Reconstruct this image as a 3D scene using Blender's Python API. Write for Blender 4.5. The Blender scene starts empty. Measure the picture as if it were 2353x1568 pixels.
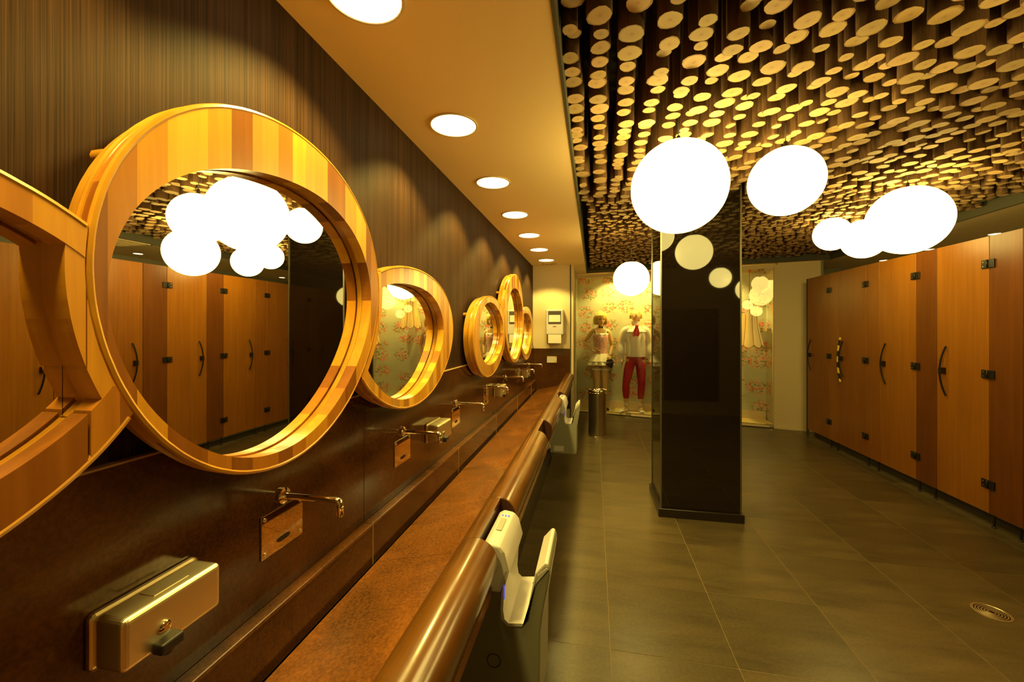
import bpy, bmesh, math, random
from mathutils import Vector, Matrix
PI = math.pi
random.seed(7)
C = bpy.context.scene.collection
sc = bpy.context.scene

# ---------------------------------------------------------------- camera, world, exposure
CAM_H = 1.67
PSI = math.radians(11.31)
cd = bpy.data.cameras.new('camera'); cam = bpy.data.objects.new('camera', cd); C.objects.link(cam)
cam.location = (0, 0, CAM_H); cam.rotation_euler = (PI/2, 0, PSI)
cd.sensor_width = 36; cd.sensor_fit = 'HORIZONTAL'; cd.lens = 36*940/2353
cd.shift_y = -27/2353; cd.clip_start = .02; cd.clip_end = 60
sc.camera = cam
world = bpy.data.worlds.new('world'); sc.world = world; world.use_nodes = True
world.node_tree.nodes['Background'].inputs[0].default_value = (1, .75, .35, 1)
world.node_tree.nodes['Background'].inputs[1].default_value = .02
sc.view_settings.view_transform = 'Standard'
sc.view_settings.look = 'None'
sc.view_settings.exposure = 0.0
sc.view_settings.gamma = 1
sc.view_settings.use_curve_mapping = False
WARM = (1.0, .76, .17)
GLOBE_L = 12.5          # radiance of the glass globes
DOWN_W = 110            # watts of each basin downlight
SHOW_W = 85            # watts of each showcase spot
LAMP_W = .8            # watts of each fringed lampshade

# ---------------------------------------------------------------- materials
def mat(name, col, rough=.5, metal=0, spec=.5, emit=None, es=0, alpha=None):
    m = bpy.data.materials.new(name); m.use_nodes = True
    b = m.node_tree.nodes['Principled BSDF']
    b.inputs['Base Color'].default_value = (*col, 1)
    b.inputs['Roughness'].default_value = rough
    b.inputs['Metallic'].default_value = metal
    b.inputs['Specular IOR Level'].default_value = spec
    if emit:
        b.inputs['Emission Color'].default_value = (*emit, 1); b.inputs['Emission Strength'].default_value = es
    m['b'] = b.name
    return m
def nd(m, t, **kw):
    n = m.node_tree.nodes.new(t)
    for k, v in kw.items(): setattr(n, k, v)
    return n
def lk(m, a, b): m.node_tree.links.new(a, b)
def bsdf(m): return m.node_tree.nodes['Principled BSDF']
def coords(m, scale=(1, 1, 1), src='Object', per_object=False):
    tc = nd(m, 'ShaderNodeTexCoord'); mp = nd(m, 'ShaderNodeMapping'); mp.inputs['Scale'].default_value = scale
    lk(m, tc.outputs[src], mp.inputs['Vector'])
    if per_object:
        oi = nd(m, 'ShaderNodeObjectInfo'); mu = nd(m, 'ShaderNodeMath', operation='MULTIPLY'); mu.inputs[1].default_value = 37.0
        lk(m, oi.outputs['Random'], mu.inputs[0]); lk(m, mu.outputs[0], mp.inputs['Location'])
    return mp.outputs[0]
def noise(m, vec, scale, detail=3, rough=.55, dist=0):
    n = nd(m, 'ShaderNodeTexNoise'); lk(m, vec, n.inputs['Vector'])
    n.inputs['Scale'].default_value = scale; n.inputs['Detail'].default_value = detail
    n.inputs['Roughness'].default_value = rough; n.inputs['Distortion'].default_value = dist
    return n.outputs['Fac']
def ramp(m, fac, stops):
    r = nd(m, 'ShaderNodeValToRGB'); lk(m, fac, r.inputs[0])
    e = r.color_ramp.elements
    while len(e) > 1: e.remove(e[-1])
    e[0].position = stops[0][0]; e[0].color = (*stops[0][1], 1)
    for p, c in stops[1:]:
        x = e.new(p); x.color = (*c, 1)
    return r.outputs[0]
def bump(m, fac, strength=.2, dist=.01):
    b = nd(m, 'ShaderNodeBump'); b.inputs['Strength'].default_value = strength; b.inputs['Distance'].default_value = dist
    lk(m, fac, b.inputs['Height']); lk(m, b.outputs[0], bsdf(m).inputs['Normal'])
def mix(m, fac, a, b, mode='MIX'):
    x = nd(m, 'ShaderNodeMix', data_type='RGBA', blend_type=mode)
    if isinstance(fac, (int, float)): x.inputs[0].default_value = fac
    else: lk(m, fac, x.inputs[0])
    for i, v in ((6, a), (7, b)):
        if isinstance(v, tuple): x.inputs[i].default_value = (*v, 1)
        else: lk(m, v, x.inputs[i])
    return x.outputs[2]
def base(m, out): lk(m, out, bsdf(m).inputs['Base Color'])
def objrand(m):
    return nd(m, 'ShaderNodeObjectInfo').outputs['Random']

M = {}
def wood(name, dark, mid, light, scale=(26, 26, 1.6), rough=.3, vary=.5, coat=0):
    m = mat(name, mid, rough)
    v = coords(m, scale, per_object=True)
    f = noise(m, v, 1.0, 4, .6, .6)
    c = ramp(m, f, [(.25, dark), (.5, mid), (.72, light)])
    v2 = coords(m, (2.2, 2.2, .9), per_object=True)
    f2 = noise(m, v2, 1.4, 3, .5, 1.2)
    c = mix(m, vary, c, ramp(m, f2, [(.3, dark), (.7, light)]))
    base(m, c); bump(m, f, .06, .003)
    if coat: bsdf(m).inputs['Coat Weight'].default_value = coat; bsdf(m).inputs['Coat Roughness'].default_value = .12
    return m
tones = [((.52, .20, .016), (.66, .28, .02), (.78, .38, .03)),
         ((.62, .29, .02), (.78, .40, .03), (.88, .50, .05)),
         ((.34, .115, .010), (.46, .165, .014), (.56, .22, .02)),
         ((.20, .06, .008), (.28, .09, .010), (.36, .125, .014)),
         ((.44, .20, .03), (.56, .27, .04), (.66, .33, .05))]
STAVE = [wood('frame_wood_%d' % i, *t, rough=.28, vary=.35, coat=.25) for i, t in enumerate(tones)]
M['frame_groove'] = mat('frame_groove', (.05, .015, .003), .8)
M['frame_edge'] = wood('frame_edge_wood', (.34, .13, .012), (.60, .27, .02), (.76, .38, .035), scale=(6, 6, 6), rough=.25, coat=.3)
DOOR = [wood('door_veneer_a', (.235, .078, .007), (.31, .106, .009), (.38, .138, .012), scale=(34, 34, 1.3), rough=.33, vary=.25),
        wood('door_veneer_b', (.13, .038, .005), (.17, .050, .006), (.22, .070, .008), scale=(30, 30, 1.0), rough=.33, vary=.35),
        wood('door_veneer_c', (.29, .100, .008), (.37, .134, .010), (.44, .170, .013), scale=(34, 34, 1.1), rough=.33, vary=.3)]
M['rail'] = wood('rail_wood', (.055, .018, .003), (.125, .045, .006), (.20, .080, .010), scale=(14, 1.1, 14), rough=.24, vary=.4, coat=.35)
M['rail_end'] = mat('rail_cut_end', (.045, .008, .004), .6)

def granite(name, k=1.0, rough=.1):
    m = mat(name, (.1, .03, .01), rough)
    v = coords(m, (1, 1, 1))
    f = noise(m, v, 2.6, 5, .6, .8); g = noise(m, v, 90, 3, .7)
    c = ramp(m, f, [(.3, (.030*k, .012*k, .004*k)), (.5, (.085*k, .028*k, .006*k)), (.7, (.17*k, .058*k, .010*k))])
    c = mix(m, .5, c, ramp(m, g, [(.35, (.04*k, .016*k, .005*k)), (.65, (.13*k, .048*k, .010*k))]))
    base(m, c); bump(m, g, .02, .001)
    rr = nd(m, 'ShaderNodeMapRange'); lk(m, f, rr.inputs[0]); rr.inputs[3].default_value = rough*.7; rr.inputs[4].default_value = rough*1.6
    lk(m, rr.outputs[0], bsdf(m).inputs['Roughness'])
    return m
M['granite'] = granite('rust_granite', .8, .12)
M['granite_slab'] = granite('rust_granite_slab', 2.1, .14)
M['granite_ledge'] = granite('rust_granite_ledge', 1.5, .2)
M['joint'] = mat('pale_joint', (.42, .25, .1), .7)

m = mat('streaked_wallpaper', (.05, .04, .02), .6, spec=.12); M['wallpaper'] = m
v = coords(m, (1, 190, .9)); f = noise(m, v, 1.0, 4, .75)
v = coords(m, (1, 30, .2)); f2 = noise(m, v, 1.0, 2, .6)
c = mix(m, .45, ramp(m, f, [(.38, (.010, .005, .0025)), (.66, (.098, .044, .019))]), ramp(m, f2, [(.35, (.014, .007, .004)), (.65, (.056, .026, .012))]))
base(m, c); bump(m, f, .3, .003)

m = mat('floral_wallpaper', (.5, .5, .3), .6); M['floral'] = m
tc = nd(m, 'ShaderNodeTexCoord'); sx = nd(m, 'ShaderNodeSeparateXYZ'); lk(m, tc.outputs['Object'], sx.inputs[0])
ck = nd(m, 'ShaderNodeCombineXYZ'); lk(m, sx.outputs[0], ck.inputs[0]); lk(m, sx.outputs[2], ck.inputs[1])
ad = nd(m, 'ShaderNodeMath', operation='ADD'); lk(m, sx.outputs[0], ad.inputs[0]); lk(m, sx.outputs[1], ad.inputs[1]); lk(m, ad.outputs[0], ck.inputs[0])
wob = nd(m, 'ShaderNodeTexNoise'); wob.inputs['Scale'].default_value = 7; lk(m, ck.outputs[0], wob.inputs['Vector'])
wm = nd(m, 'ShaderNodeMix', data_type='VECTOR'); wm.inputs[0].default_value = .12
lk(m, ck.outputs[0], wm.inputs[4]); lk(m, wob.outputs['Color'], wm.inputs[5])
vb = nd(m, 'ShaderNodeTexVoronoi', voronoi_dimensions='2D'); vb.inputs['Scale'].default_value = 3.3; vb.inputs['Randomness'].default_value = .45; lk(m, wm.outputs[1], vb.inputs['Vector'])
vs = nd(m, 'ShaderNodeTexVoronoi', voronoi_dimensions='2D'); vs.inputs['Scale'].default_value = 27; lk(m, ck.outputs[0], vs.inputs['Vector'])
sc2 = nd(m, 'ShaderNodeSeparateColor'); lk(m, vs.outputs['Color'], sc2.inputs[0])
cluster = ramp(m, vb.outputs['Distance'], [(.28, (1, 1, 1)), (.46, (0, 0, 0))])
petal = ramp(m, vs.outputs['Distance'], [(.34, (.95, .95, .95)), (.54, (0, 0, 0))])
msk = mix(m, 1.0, cluster, petal, 'MULTIPLY')
fl = ramp(m, sc2.outputs[0], [(0, (.70, .12, .06)), (.22, (.80, .26, .14)), (.46, (.82, .48, .28)), (.60, (.24, .24, .07)), (.85, (.42, .42, .20))])
for e in fl.node.color_ramp.elements: pass
fl.node.color_ramp.interpolation = 'CONSTANT'
bgc = ramp(m, noise(m, ck.outputs[0], 3, 2), [(.3, (.50, .52, .36)), (.7, (.60, .60, .42))])
base(m, mix(m, msk, bgc, fl))

m = mat('slate_tile', (.07, .06, .03), .30); M['tile'] = m
v = coords(m, (1.2, 5, 1)); f = noise(m, v, 1.6, 5, .6, .6); g = noise(m, coords(m), 60, 2)
c = ramp(m, f, [(.3, (.060, .042, .019)), (.7, (.130, .092, .042))])
t = ramp(m, objrand(m), [(0, (.82, .82, .82)), (1, (1.15, 1.15, 1.12))])
c = mix(m, 1.0, c, t, 'MULTIPLY'); c = mix(m, .25, c, ramp(m, g, [(.4, (.05, .040, .020)), (.6, (.12, .088, .045))]))
base(m, c); bump(m, f, .06, .004)
M['grout'] = mat('grout', (.24, .17, .075), .8)
M['soffit'] = mat('soffit_paint', (.92, .70, .38), .75)
M['cream'] = mat('cream_paint', (.72, .58, .34), .7)
M['rear'] = mat('olive_paint', (.30, .24, .12), .7)
M['grey_wall'] = mat('grey_paint', (.28, .26, .2), .7)
M['recess'] = mat('recess_black', (.018, .013, .008), .7)
M['fascia'] = mat('fascia_dark', (.06, .052, .03), .6)
M['black_glass'] = mat('black_gloss', (.010, .006, .003), .03, spec=.75)
M['trim_metal'] = mat('corner_trim_metal', (.22, .2, .13), .35, .8)
M['skirt'] = mat('dark_skirting', (.02, .014, .01), .25)
M['mirror'] = mat('mirror_silver', (.92, .90, .84), .0, 1)
M['chrome'] = mat('chrome', (.85, .80, .68), .06, 1)
M['plate'] = mat('polished_plate', (.7, .64, .5), .03, 1)
M['steel'] = mat('brushed_steel', (.80, .70, .46), .36, 1)
v = coords(M['steel'], (3, 3, 220)); bump(M['steel'], noise(M['steel'], v, 1, 2), .05, .002)
M['can_steel'] = mat('can_steel', (.5, .43, .3), .30, 1)
M['black'] = mat('black_plastic', (.012, .010, .008), .4)
M['bronze'] = mat('dark_bronze', (.03, .022, .012), .35, .5)
M['white'] = mat('white_plastic', (.64, .60, .58), .25)
M['grey'] = mat('grey_plastic', (.30, .29, .22), .35)
M['smoke'] = mat('smoked_window', (.09, .08, .07), .12)
M['paper'] = mat('paper', (.82, .78, .68), .8)
M['yellow'] = mat('yellow_print', (.85, .62, .05), .6)
M['red'] = mat('crimson_cloth', (.42, .006, .02), .6)
M['cravat'] = mat('rose_cloth', (.72, .03, .07), .6)
M['cloth'] = mat('white_cloth', (.90, .84, .72), .75)
M['pink'] = mat('pink_cloth', (.74, .36, .34), .7)
v = coords(M['pink'], (1, 1, 1)); f = noise(M['pink'], v, 60, 2)
base(M['pink'], ramp(M['pink'], f, [(.4, (.66, .26, .25)), (.6, (.86, .60, .52))]))
M['tulle'] = mat('cream_tulle', (.86, .80, .60), .8)
M['skin'] = mat('mannequin_skin', (.72, .47, .20), .45)
M['hair'] = mat('blonde_wig', (.66, .44, .10), .5)
v = coords(M['hair'], (60, 60, 4)); bump(M['hair'], noise(M['hair'], v, 1, 2), .5, .006)
M['eye'] = mat('painted_eye', (.10, .05, .02), .4)
M['lips'] = mat('painted_lips', (.6, .12, .08), .4)
M['stocking'] = mat('pale_stocking', (.80, .60, .40), .6)
M['platform'] = mat('pale_platform', (.85, .68, .28), .5)
M['pipe_dark'] = mat('dark_apron', (.05, .035, .018), .5)
M['led'] = mat('blue_led', (.1, .1, .8), .4, emit=(.12, .12, 1), es=.5)
M['plaster'] = mat('broken_plaster', (.42, .30, .16), .9)
M['globe'] = mat('lit_opal_globe', (.9, .85, .7), .3, emit=(1, .77, .20), es=GLOBE_L)
M['disc'] = mat('lit_diffuser', (.9, .85, .7), .4, emit=(1, .82, .40), es=4)
M['disc_small'] = mat('lit_small_lens', (.9, .85, .7), .4, emit=(1, .8, .45), es=7)
M['shade'] = mat('lit_shade_cloth', (.60, .36, .05), .7, emit=(1, .66, .12), es=.30)
M['shade_trim'] = mat('shade_piping', (.5, .26, .03), .6)
m = bpy.data.materials.new('showcase_glass'); m.use_nodes = True; nt = m.node_tree; nt.nodes.clear()
o = nt.nodes.new('ShaderNodeOutputMaterial'); mx = nt.nodes.new('ShaderNodeMixShader'); tr = nt.nodes.new('ShaderNodeBsdfTransparent')
gl = nt.nodes.new('ShaderNodeBsdfGlossy'); gl.inputs['Roughness'].default_value = 0; fr = nt.nodes.new('ShaderNodeFresnel'); fr.inputs[0].default_value = 1.5
nt.links.new(fr.outputs[0], mx.inputs[0]); nt.links.new(tr.outputs[0], mx.inputs[1]); nt.links.new(gl.outputs[0], mx.inputs[2]); nt.links.new(mx.outputs[0], o.inputs[0]); M['glass'] = m
m = mat('hazard_tape', (.8, .6, .02), .45); M['tape'] = m
w = nd(m, 'ShaderNodeTexWave'); w.inputs['Scale'].default_value = 4.2; w.bands_direction = 'DIAGONAL'; lk(m, coords(m), w.inputs['Vector'])
r = ramp(m, w.outputs['Fac'], [(.0, (.015, .012, .01)), (.5, (.85, .62, .04))]); r.node.color_ramp.interpolation = 'CONSTANT'; base(m, r)
# log bark and sawn ends
m = mat('log_bark', (.16, .08, .03), .85); M['bark'] = m
v = coords(m, (40, 40, 5)); f = noise(m, v, 1, 4, .7)
c = ramp(m, f, [(.3, (.045, .02, .008)), (.55, (.16, .075, .026)), (.75, (.32, .17, .07))]); base(m, c); bump(m, f, .5, .006)
m = mat('sawn_end', (.7, .5, .25), .7); M['sawn'] = m
tc = nd(m, 'ShaderNodeTexCoord'); vm = nd(m, 'ShaderNodeVectorMath', operation='LENGTH'); lk(m, tc.outputs['UV'], vm.inputs[0])
w = nd(m, 'ShaderNodeTexWave', wave_type='RINGS'); w.rings_direction = 'SPHERICAL'; w.inputs['Scale'].default_value = 2.2; w.inputs['Distortion'].default_value = 1.4; lk(m, tc.outputs['UV'], w.inputs['Vector'])
c = ramp(m, vm.outputs['Value'], [(0, (.42, .23, .085)), (.25, (.58, .40, .20)), (.85, (.64, .46, .24)), (1.0, (.33, .17, .06))])
c = mix(m, .25, c, ramp(m, w.outputs['Fac'], [(0, (.50, .29, .11)), (1, (.80, .60, .33))]))
at = nd(m, 'ShaderNodeAttribute', attribute_name='tone'); c = mix(m, 1.0, c, at.outputs['Color'], 'MULTIPLY'); base(m, c)

# ---------------------------------------------------------------- geometry helpers
def link(name, me, m, parent=None):
    o = bpy.data.objects.new(name, me); C.objects.link(o)
    if m is not None and not me.materials:
        for k in (m if isinstance(m, (list, tuple)) else [m]): me.materials.append(k)
    if parent: o.parent = parent
    return o
class G:
    """collects verts/faces"""
    def __init__(s): s.v = []; s.f = []; s.smooth = []
    def add(s, vs, fs, sm=False):
        n = len(s.v); s.v += [tuple(p) for p in vs]; s.f += [tuple(i+n for i in f) for f in fs]; s.smooth += [sm]*len(fs); return s
    def box(s, x0, x1, y0, y1, z0, z1):
        v = [(x, y, z) for x in (x0, x1) for y in (y0, y1) for z in (z0, z1)]
        return s.add(v, [(0, 1, 3, 2), (4, 6, 7, 5), (0, 4, 5, 1), (2, 3, 7, 6), (0, 2, 6, 4), (1, 5, 7, 3)])
    def prism(s, pts, a, b, axis='z', sm=False):
        """pts polygon in the plane across the axis: z->(x,y), y->(x,z), x->(y,z)"""
        def P(p, t): return {'z': (p[0], p[1], t), 'y': (p[0], t, p[1]), 'x': (t, p[0], p[1])}[axis]
        n = len(pts); v = [P(p, a) for p in pts] + [P(p, b) for p in pts]
        s.add(v, [(i, (i+1) % n, (i+1) % n+n, i+n) for i in range(n)], sm)
        m0 = len(s.v)-2*n
        s.f += [tuple(m0+i for i in range(n))[::-1], tuple(m0+n+i for i in range(n))]; s.smooth += [False, False]
        return s
    def loft(s, rings, closed=True, caps=True, sm=True):
        n = len(rings[0]); v = [p for r in rings for p in r]; f = []
        for k in range(len(rings)-1):
            for i in range(n if closed else n-1):
                j = (i+1) % n; f.append((k*n+i, k*n+j, (k+1)*n+j, (k+1)*n+i))
        s.add(v, f, sm)
        if caps:
            m0 = len(s.v)-len(v); L = len(rings)-1
            s.f += [tuple(m0+i for i in range(n))[::-1], tuple(m0+L*n+i for i in range(n))]; s.smooth += [False, False]
        return s
    def tube(s, pts, r, n=10, caps=True, sm=True):
        pts = [Vector(p) for p in pts]; rings = []; rr = r if isinstance(r, (list, tuple)) else [r]*len(pts)
        up = Vector((0, 0, 1))
        d0 = (pts[1]-pts[0]).normalized()
        if abs(d0.dot(up)) > .9: up = Vector((1, 0, 0))
        a = d0.cross(up).normalized()
        for i, p in enumerate(pts):
            d = (pts[min(i+1, len(pts)-1)]-pts[max(i-1, 0)]).normalized()
            a = a-d*a.dot(d)
            if a.length < 1e-4: a = d.orthogonal()
            a.normalize(); b = d.cross(a).normalized()
            rings.append([p+a*math.cos(t)*rr[i]+b*math.sin(t)*rr[i] for t in [2*PI*k/n for k in range(n)]])
        return s.loft(rings, caps=caps, sm=sm)
    def lathe(s, prof, cx=0, cy=0, n=32, caps=True, sm=True):
        return s.loft([[(cx+r*math.cos(2*PI*k/n), cy+r*math.sin(2*PI*k/n), z) for k in range(n)] for r, z in prof], caps=caps, sm=sm)
    def mesh(s, name='m', bevel=0, segs=2):
        me = bpy.data.meshes.new(name); me.from_pydata(s.v, [], s.f)
        me.polygons.foreach_set('use_smooth', s.smooth); me.update()
        bm = bmesh.new(); bm.from_mesh(me)
        bmesh.ops.recalc_face_normals(bm, faces=bm.faces)
        if bevel:
            es = [e for e in bm.edges if len(e.link_faces) == 2 and e.calc_face_angle(0) > .6]
            bmesh.ops.bevel(bm, geom=es, offset=bevel, segments=segs, affect='EDGES', profile=.5)
        bm.to_mesh(me); bm.free(); fl_ = [p.use_smooth for p in me.polygons]; me.set_sharp_from_angle(angle=math.radians(42)); me.polygons.foreach_set('use_smooth', fl_); return me
    def obj(s, name, m, parent=None, bevel=0, segs=2):
        return link(name, s.mesh(name, bevel, segs), m, parent)
def tag(o, label, cat, group=None):
    o['label'] = label; o['category'] = cat
    if group: o['group'] = group
    return o
def thing(name, label, cat, loc=(0, 0, 0), rz=0, group=None):
    o = bpy.data.objects.new(name, None); C.objects.link(o); o.location = loc; o.rotation_euler = (0, 0, rz); o.empty_display_size = .05
    return tag(o, label, cat, group)
def struct(o): o['kind'] = 'structure'; return o
def copy_tree(o, parent=None):
    c = o.copy(); C.objects.link(c); c.parent = parent
    for ch in list(o.children): copy_tree(ch, c)
    return c
def setlabel(o, s): o['label'] = s

# ---------------------------------------------------------------- the setting
XW = -1.05; XG = -1.03; ZC = 2.78; YS = 7.12; Y0 = -.9; XD = 3.284
def yline(x): return 8.30 - .225*x        # showcase glass line
def rline(x): return 8.17 - .223*x        # far edge of the ceiling recess
# floor tiles
fb = struct(G().box(-1.1, 5.0, Y0-.1, 8.9, -.06, -.0012).obj('floor', M['grout']))
tilemesh = G().box(-.3070, .3070, -.2985, .2985, -.0012, 0).mesh('tile', .0006, 1)
tilemesh.materials.append(M['tile'])
for i in range(-1, 8):
    for j in range(-5, 11):
        x = .085+.617*(i+.5)-.0; y = 2.19+.6*(j+.5)
        if i < 0 and False: continue
        if y > 8.2 or y < Y0: continue
        t = link('tile', tilemesh, None, fb); t.location = (x, y, random.uniform(-.0004, .0004))
# left wall: streaked wallpaper above, granite below
struct(G().box(XW-.1, XW, Y0-.1, 8.9, 0, ZC+.02).obj('wall_left', M['wallpaper']))
gw = struct(G().box(XW, XG-.004, Y0, YS, .60, 1.37).obj('trim_1', M['joint']))
ys = [Y0, -.7, .5, 1.7, 2.9, 4.1, 5.3, 6.5, YS]
for a, b in zip(ys, ys[1:]):
    G().box(XW+.001, XG, a+.0012, b-.0012, .60, 1.37).obj('granite_panel', M['granite'], gw, .001, 1)
G().box(XW, XG+.002, Y0, YS, 1.370, 1.375).obj('edge_strip', M['joint'], gw)
# stub wall closing the basin
st = struct(G().box(XW, -.40, YS, YS+.12, 0, ZC).obj('wall_back', M['cream']))
G().box(XW, -.405, YS-.012, YS, .3, 1.335).obj('granite_panel', M['granite'], st, .001, 1)
G().box(-.402, -.385, YS-.015, YS+.12, 0, ZC).obj('dark_edge', M['fascia'], st)
G().box(-.385, -.345, YS-.005, YS+.10, 0, ZC).obj('pale_jamb', M['cream'], st)
struct(G().box(-.42, -.36, YS+.12, 8.42, 0, ZC).obj('wall_side', M['cream']))
# rear wall behind the viewpoint
struct(G().box(-1.1, 5.0, Y0-.12, Y0, 0, 3.3).obj('wall_rear', M['rear']))
# outer wall right, far wall behind cubicles
struct(G().box(4.95, 5.05, Y0, 8.9, 0, 3.3).obj('wall_right', M['grey_wall']))
struct(G().prism([(3.60, yline(3.6)-.02), (3.64, yline(3.6)-.02), (3.64, 8.5), (5.0, 8.5), (5.0, 8.6), (3.60, 8.6)], 0, ZC).obj('wall_far', M['grey_wall']))
# cream wall between showcase and cubicles (oblique)
def oblique(x0, x1, d0, d1, z0, z1, name, m, parent=None, bevel=0):
    return G().prism([(x0, yline(x0)+d0), (x1, yline(x1)+d0), (x1, yline(x1)+d1), (x0, yline(x0)+d1)], z0, z1).obj(name, m, parent, bevel)
struct(oblique(3.02, 3.60, -.02, .10, 0, ZC, 'wall_oblique', M['cream']))
struct(oblique(3.02, 3.27, -.034, -.02, 0, .05, 'baseboard_far', M['cream']))
# ceilings
g = G()
g.prism([(XW, Y0), (-.133, Y0), (-.133, rline(-.133)), (-.36, rline(-.133)), (XW, rline(-.133))], ZC, ZC+.04)
g.prism([(XW, rline(-.133)), (-.133, rline(-.133)), (3.67, rline(3.67)), (3.67, 8.8), (XW, 8.8)], ZC, ZC+.04)
g.prism([(3.67, Y0), (5.0, Y0), (5.0, 8.8), (3.67, 8.8)], ZC, ZC+.04)
ceil = struct(g.obj('ceiling', M['soffit']))
g = G(); ZR = 3.22
g.box(-.16, 3.7, Y0, 8.3, ZR, ZR+.03)
rec = struct(g.obj('ceiling_recess', M['recess']))
g = G(); g.box(-.145, -.131, Y0, rline(-.133), ZC-.003, ZR); g.box(3.668, 3.69, Y0, rline(3.67), ZC-.003, ZR)
g.prism([(-.145, rline(-.145)), (3.69, rline(3.69)), (3.69, rline(3.69)+.02), (-.145, rline(-.145)+.02)], ZC-.003, ZR)
struct(g.obj('trim_2', M['fascia']))
# slim service rail in the recess side
tag(G().tube([(3.60, y, 2.90+.01*math.sin(y*5)) for y in [2.2+.2*i for i in range(18)]], .018, 8).obj('conduit', M['fascia']), 'dark conduit running along the side of the ceiling recess above the cubicles', 'conduit')

# ---------------------------------------------------------------- logs hanging in the recess
def log_geo(r, L, cx, cy, z, rot, rng, n=12):
    ph = rng.uniform(0, 6.28); el = rng.uniform(.88, 1.1)
    def ring(rr, zz, dx=0, dy=0): return [(cx+dx+rr*math.cos(2*PI*k/n+rot)*el*(1+.06*math.sin(2*2*PI*k/n+ph)), cy+dy+rr*math.sin(2*PI*k/n+rot)*(1+.06*math.sin(3*2*PI*k/n+ph)), zz) for k in range(n)]
    bx, by = rng.uniform(-.008, .008), rng.uniform(-.008, .008)
    tl = rng.uniform(-.006, .006)
    r0 = ring(r, z); r0 = [(p[0], p[1], p[2]+(p[0]-cx)*tl/r) for p in r0]
    return [r0, ring(r*1.03, z+.012), ring(r*rng.uniform(.95, 1.1), z+L*.45, bx, by), ring(r*1.0, z+L)], n
def build_logs(items, name):
    vs, fs, mi, uvs, tn = [], [], [], [], []
    for (r, L, cx, cy, z, rot, seed) in items:
        rng = random.Random(seed); rings, n = log_geo(r, L, cx, cy, z, rot, rng)
        n0 = len(vs); vs += [p for q in rings for p in q]
        t = rng.uniform(.72, 1.05); w = rng.uniform(.78, 1.0); tone = (t, t*rng.uniform(.9, 1.02), t*w*.95, 1)
        for k in range(3):
            for i in range(n):
                j = (i+1) % n; fs.append((n0+k*n+i, n0+(k+1)*n+i, n0+(k+1)*n+j, n0+k*n+j)); mi.append(0); uvs += [(0, 0)]*4; tn += [tone]*4
        fs.append(tuple(n0+i for i in range(n))); mi.append(1)
        ou, ov = rng.uniform(-.12, .12), rng.uniform(-.12, .12)
        uvs += [(math.cos(2*PI*i/n)+ou, math.sin(2*PI*i/n)+ov) for i in range(n)]; tn += [tone]*n
    me = bpy.data.meshes.new(name); me.from_pydata(vs, [], fs)
    me.materials.append(M['bark']); me.materials.append(M['sawn'])
    me.polygons.foreach_set('material_index', mi); me.polygons.foreach_set('use_smooth', [k == 0 for k in mi])
    uv = me.uv_layers.new(name='UVMap'); uv.data.foreach_set('uv', [c for u in uvs for c in u])
    ca = me.color_attributes.new('tone', 'FLOAT_COLOR', 'CORNER'); ca.data.foreach_set('color', [c for u in tn for c in u])
    me.update(); return me
pos = []
rng = random.Random(3)
y = Y0+.08; row = 0
x = -.088; ci = 0
while x < 3.60:
    y = Y0+.06+rng.uniform(0, .05)
    while y < 3.86:
        r = rng.choice([.030, .034, .038, .041, .044, .047, .050])
        pos.append((x+rng.uniform(-.012, .012)+.012*math.sin(y*2+ci), y+r, 2.862+rng.uniform(-.02, .028), r))
        y += 2*r+rng.uniform(.008, .034)
    x += .128; ci += 1
y = 3.93
while y < 8.2:
    x = -.08+rng.uniform(0, .05)
    while x < 3.60:
        r = rng.choice([.024, .028, .031, .035, .038])
        if y < rline(x)-.09 and not (.52 < x < 1.33 and 3.75 < y < 4.5):
            pos.append((x+r, y+rng.uniform(-.018, .018), 2.862+rng.uniform(-.02, .02), r))
        x += 2*r+rng.uniform(.012, .045)
    y += .088
cs, sn = math.cos(PSI), math.sin(PSI)
def size_in_view(p):
    D = -p[0]*sn+p[1]*cs
    if D < .3: return -1
    u = 940*(p[0]*cs+p[1]*sn)/D; v = 940*(p[2]-CAM_H)/D
    if abs(u) > 1210 or v > 850: return -1
    return p[3]/D
pos.sort(key=size_in_view, reverse=True)
protos = []
for k in range(14):
    me = build_logs([(1.0, .35/.04, 0, 0, 0, 0, 100+k)], 'log')
    # proto is unit radius; height scaled so that z scale 1 gives true length
    for vt in me.vertices: vt.co.z *= .04 if vt.co.z > .5 else .04
    protos.append(me)
for k, (x, y, z, r) in enumerate(pos[:300]):
    o = link('log', protos[k % 14], None, rec); o.location = (x, y, z); o.scale = (r, r, 1.0); o.rotation_euler = (0, 0, rng.uniform(0, 6.28))
me = build_logs([(r, ZR-z, x, y, z, rng.uniform(0, 6.28), 1000+k) for k, (x, y, z, r) in enumerate(pos[300:])], 'logs')
o = link('log_rows', me, None, rec); o['kind'] = 'stuff'

# ---------------------------------------------------------------- column
colm = thing('column', 'square glossy black column standing in the middle of the floor', 'column', (0, 0, 0))
G().box(.59, 1.243, 3.85, 4.42, .06, ZR).obj('gloss_cladding', M['black_glass'], colm)
for x0, y0 in ((.583, 3.843), (1.238, 3.843), (.583, 4.415), (1.238, 4.415)):
    G().box(x0, x0+.012, y0, y0+.012, .06, ZR-.01).obj('corner_trim', M['trim_metal'], colm)
g = G(); g.box(.565, 1.268, 3.825, 3.85, 0, .075); g.box(.565, 1.268, 4.42, 4.445, 0, .075); g.box(.565, .59, 3.85, 4.42, 0, .075); g.box(1.243, 1.268, 3.85, 4.42, 0, .075)
g.obj('skirting', M['skirt'], colm, .003, 1)

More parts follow.
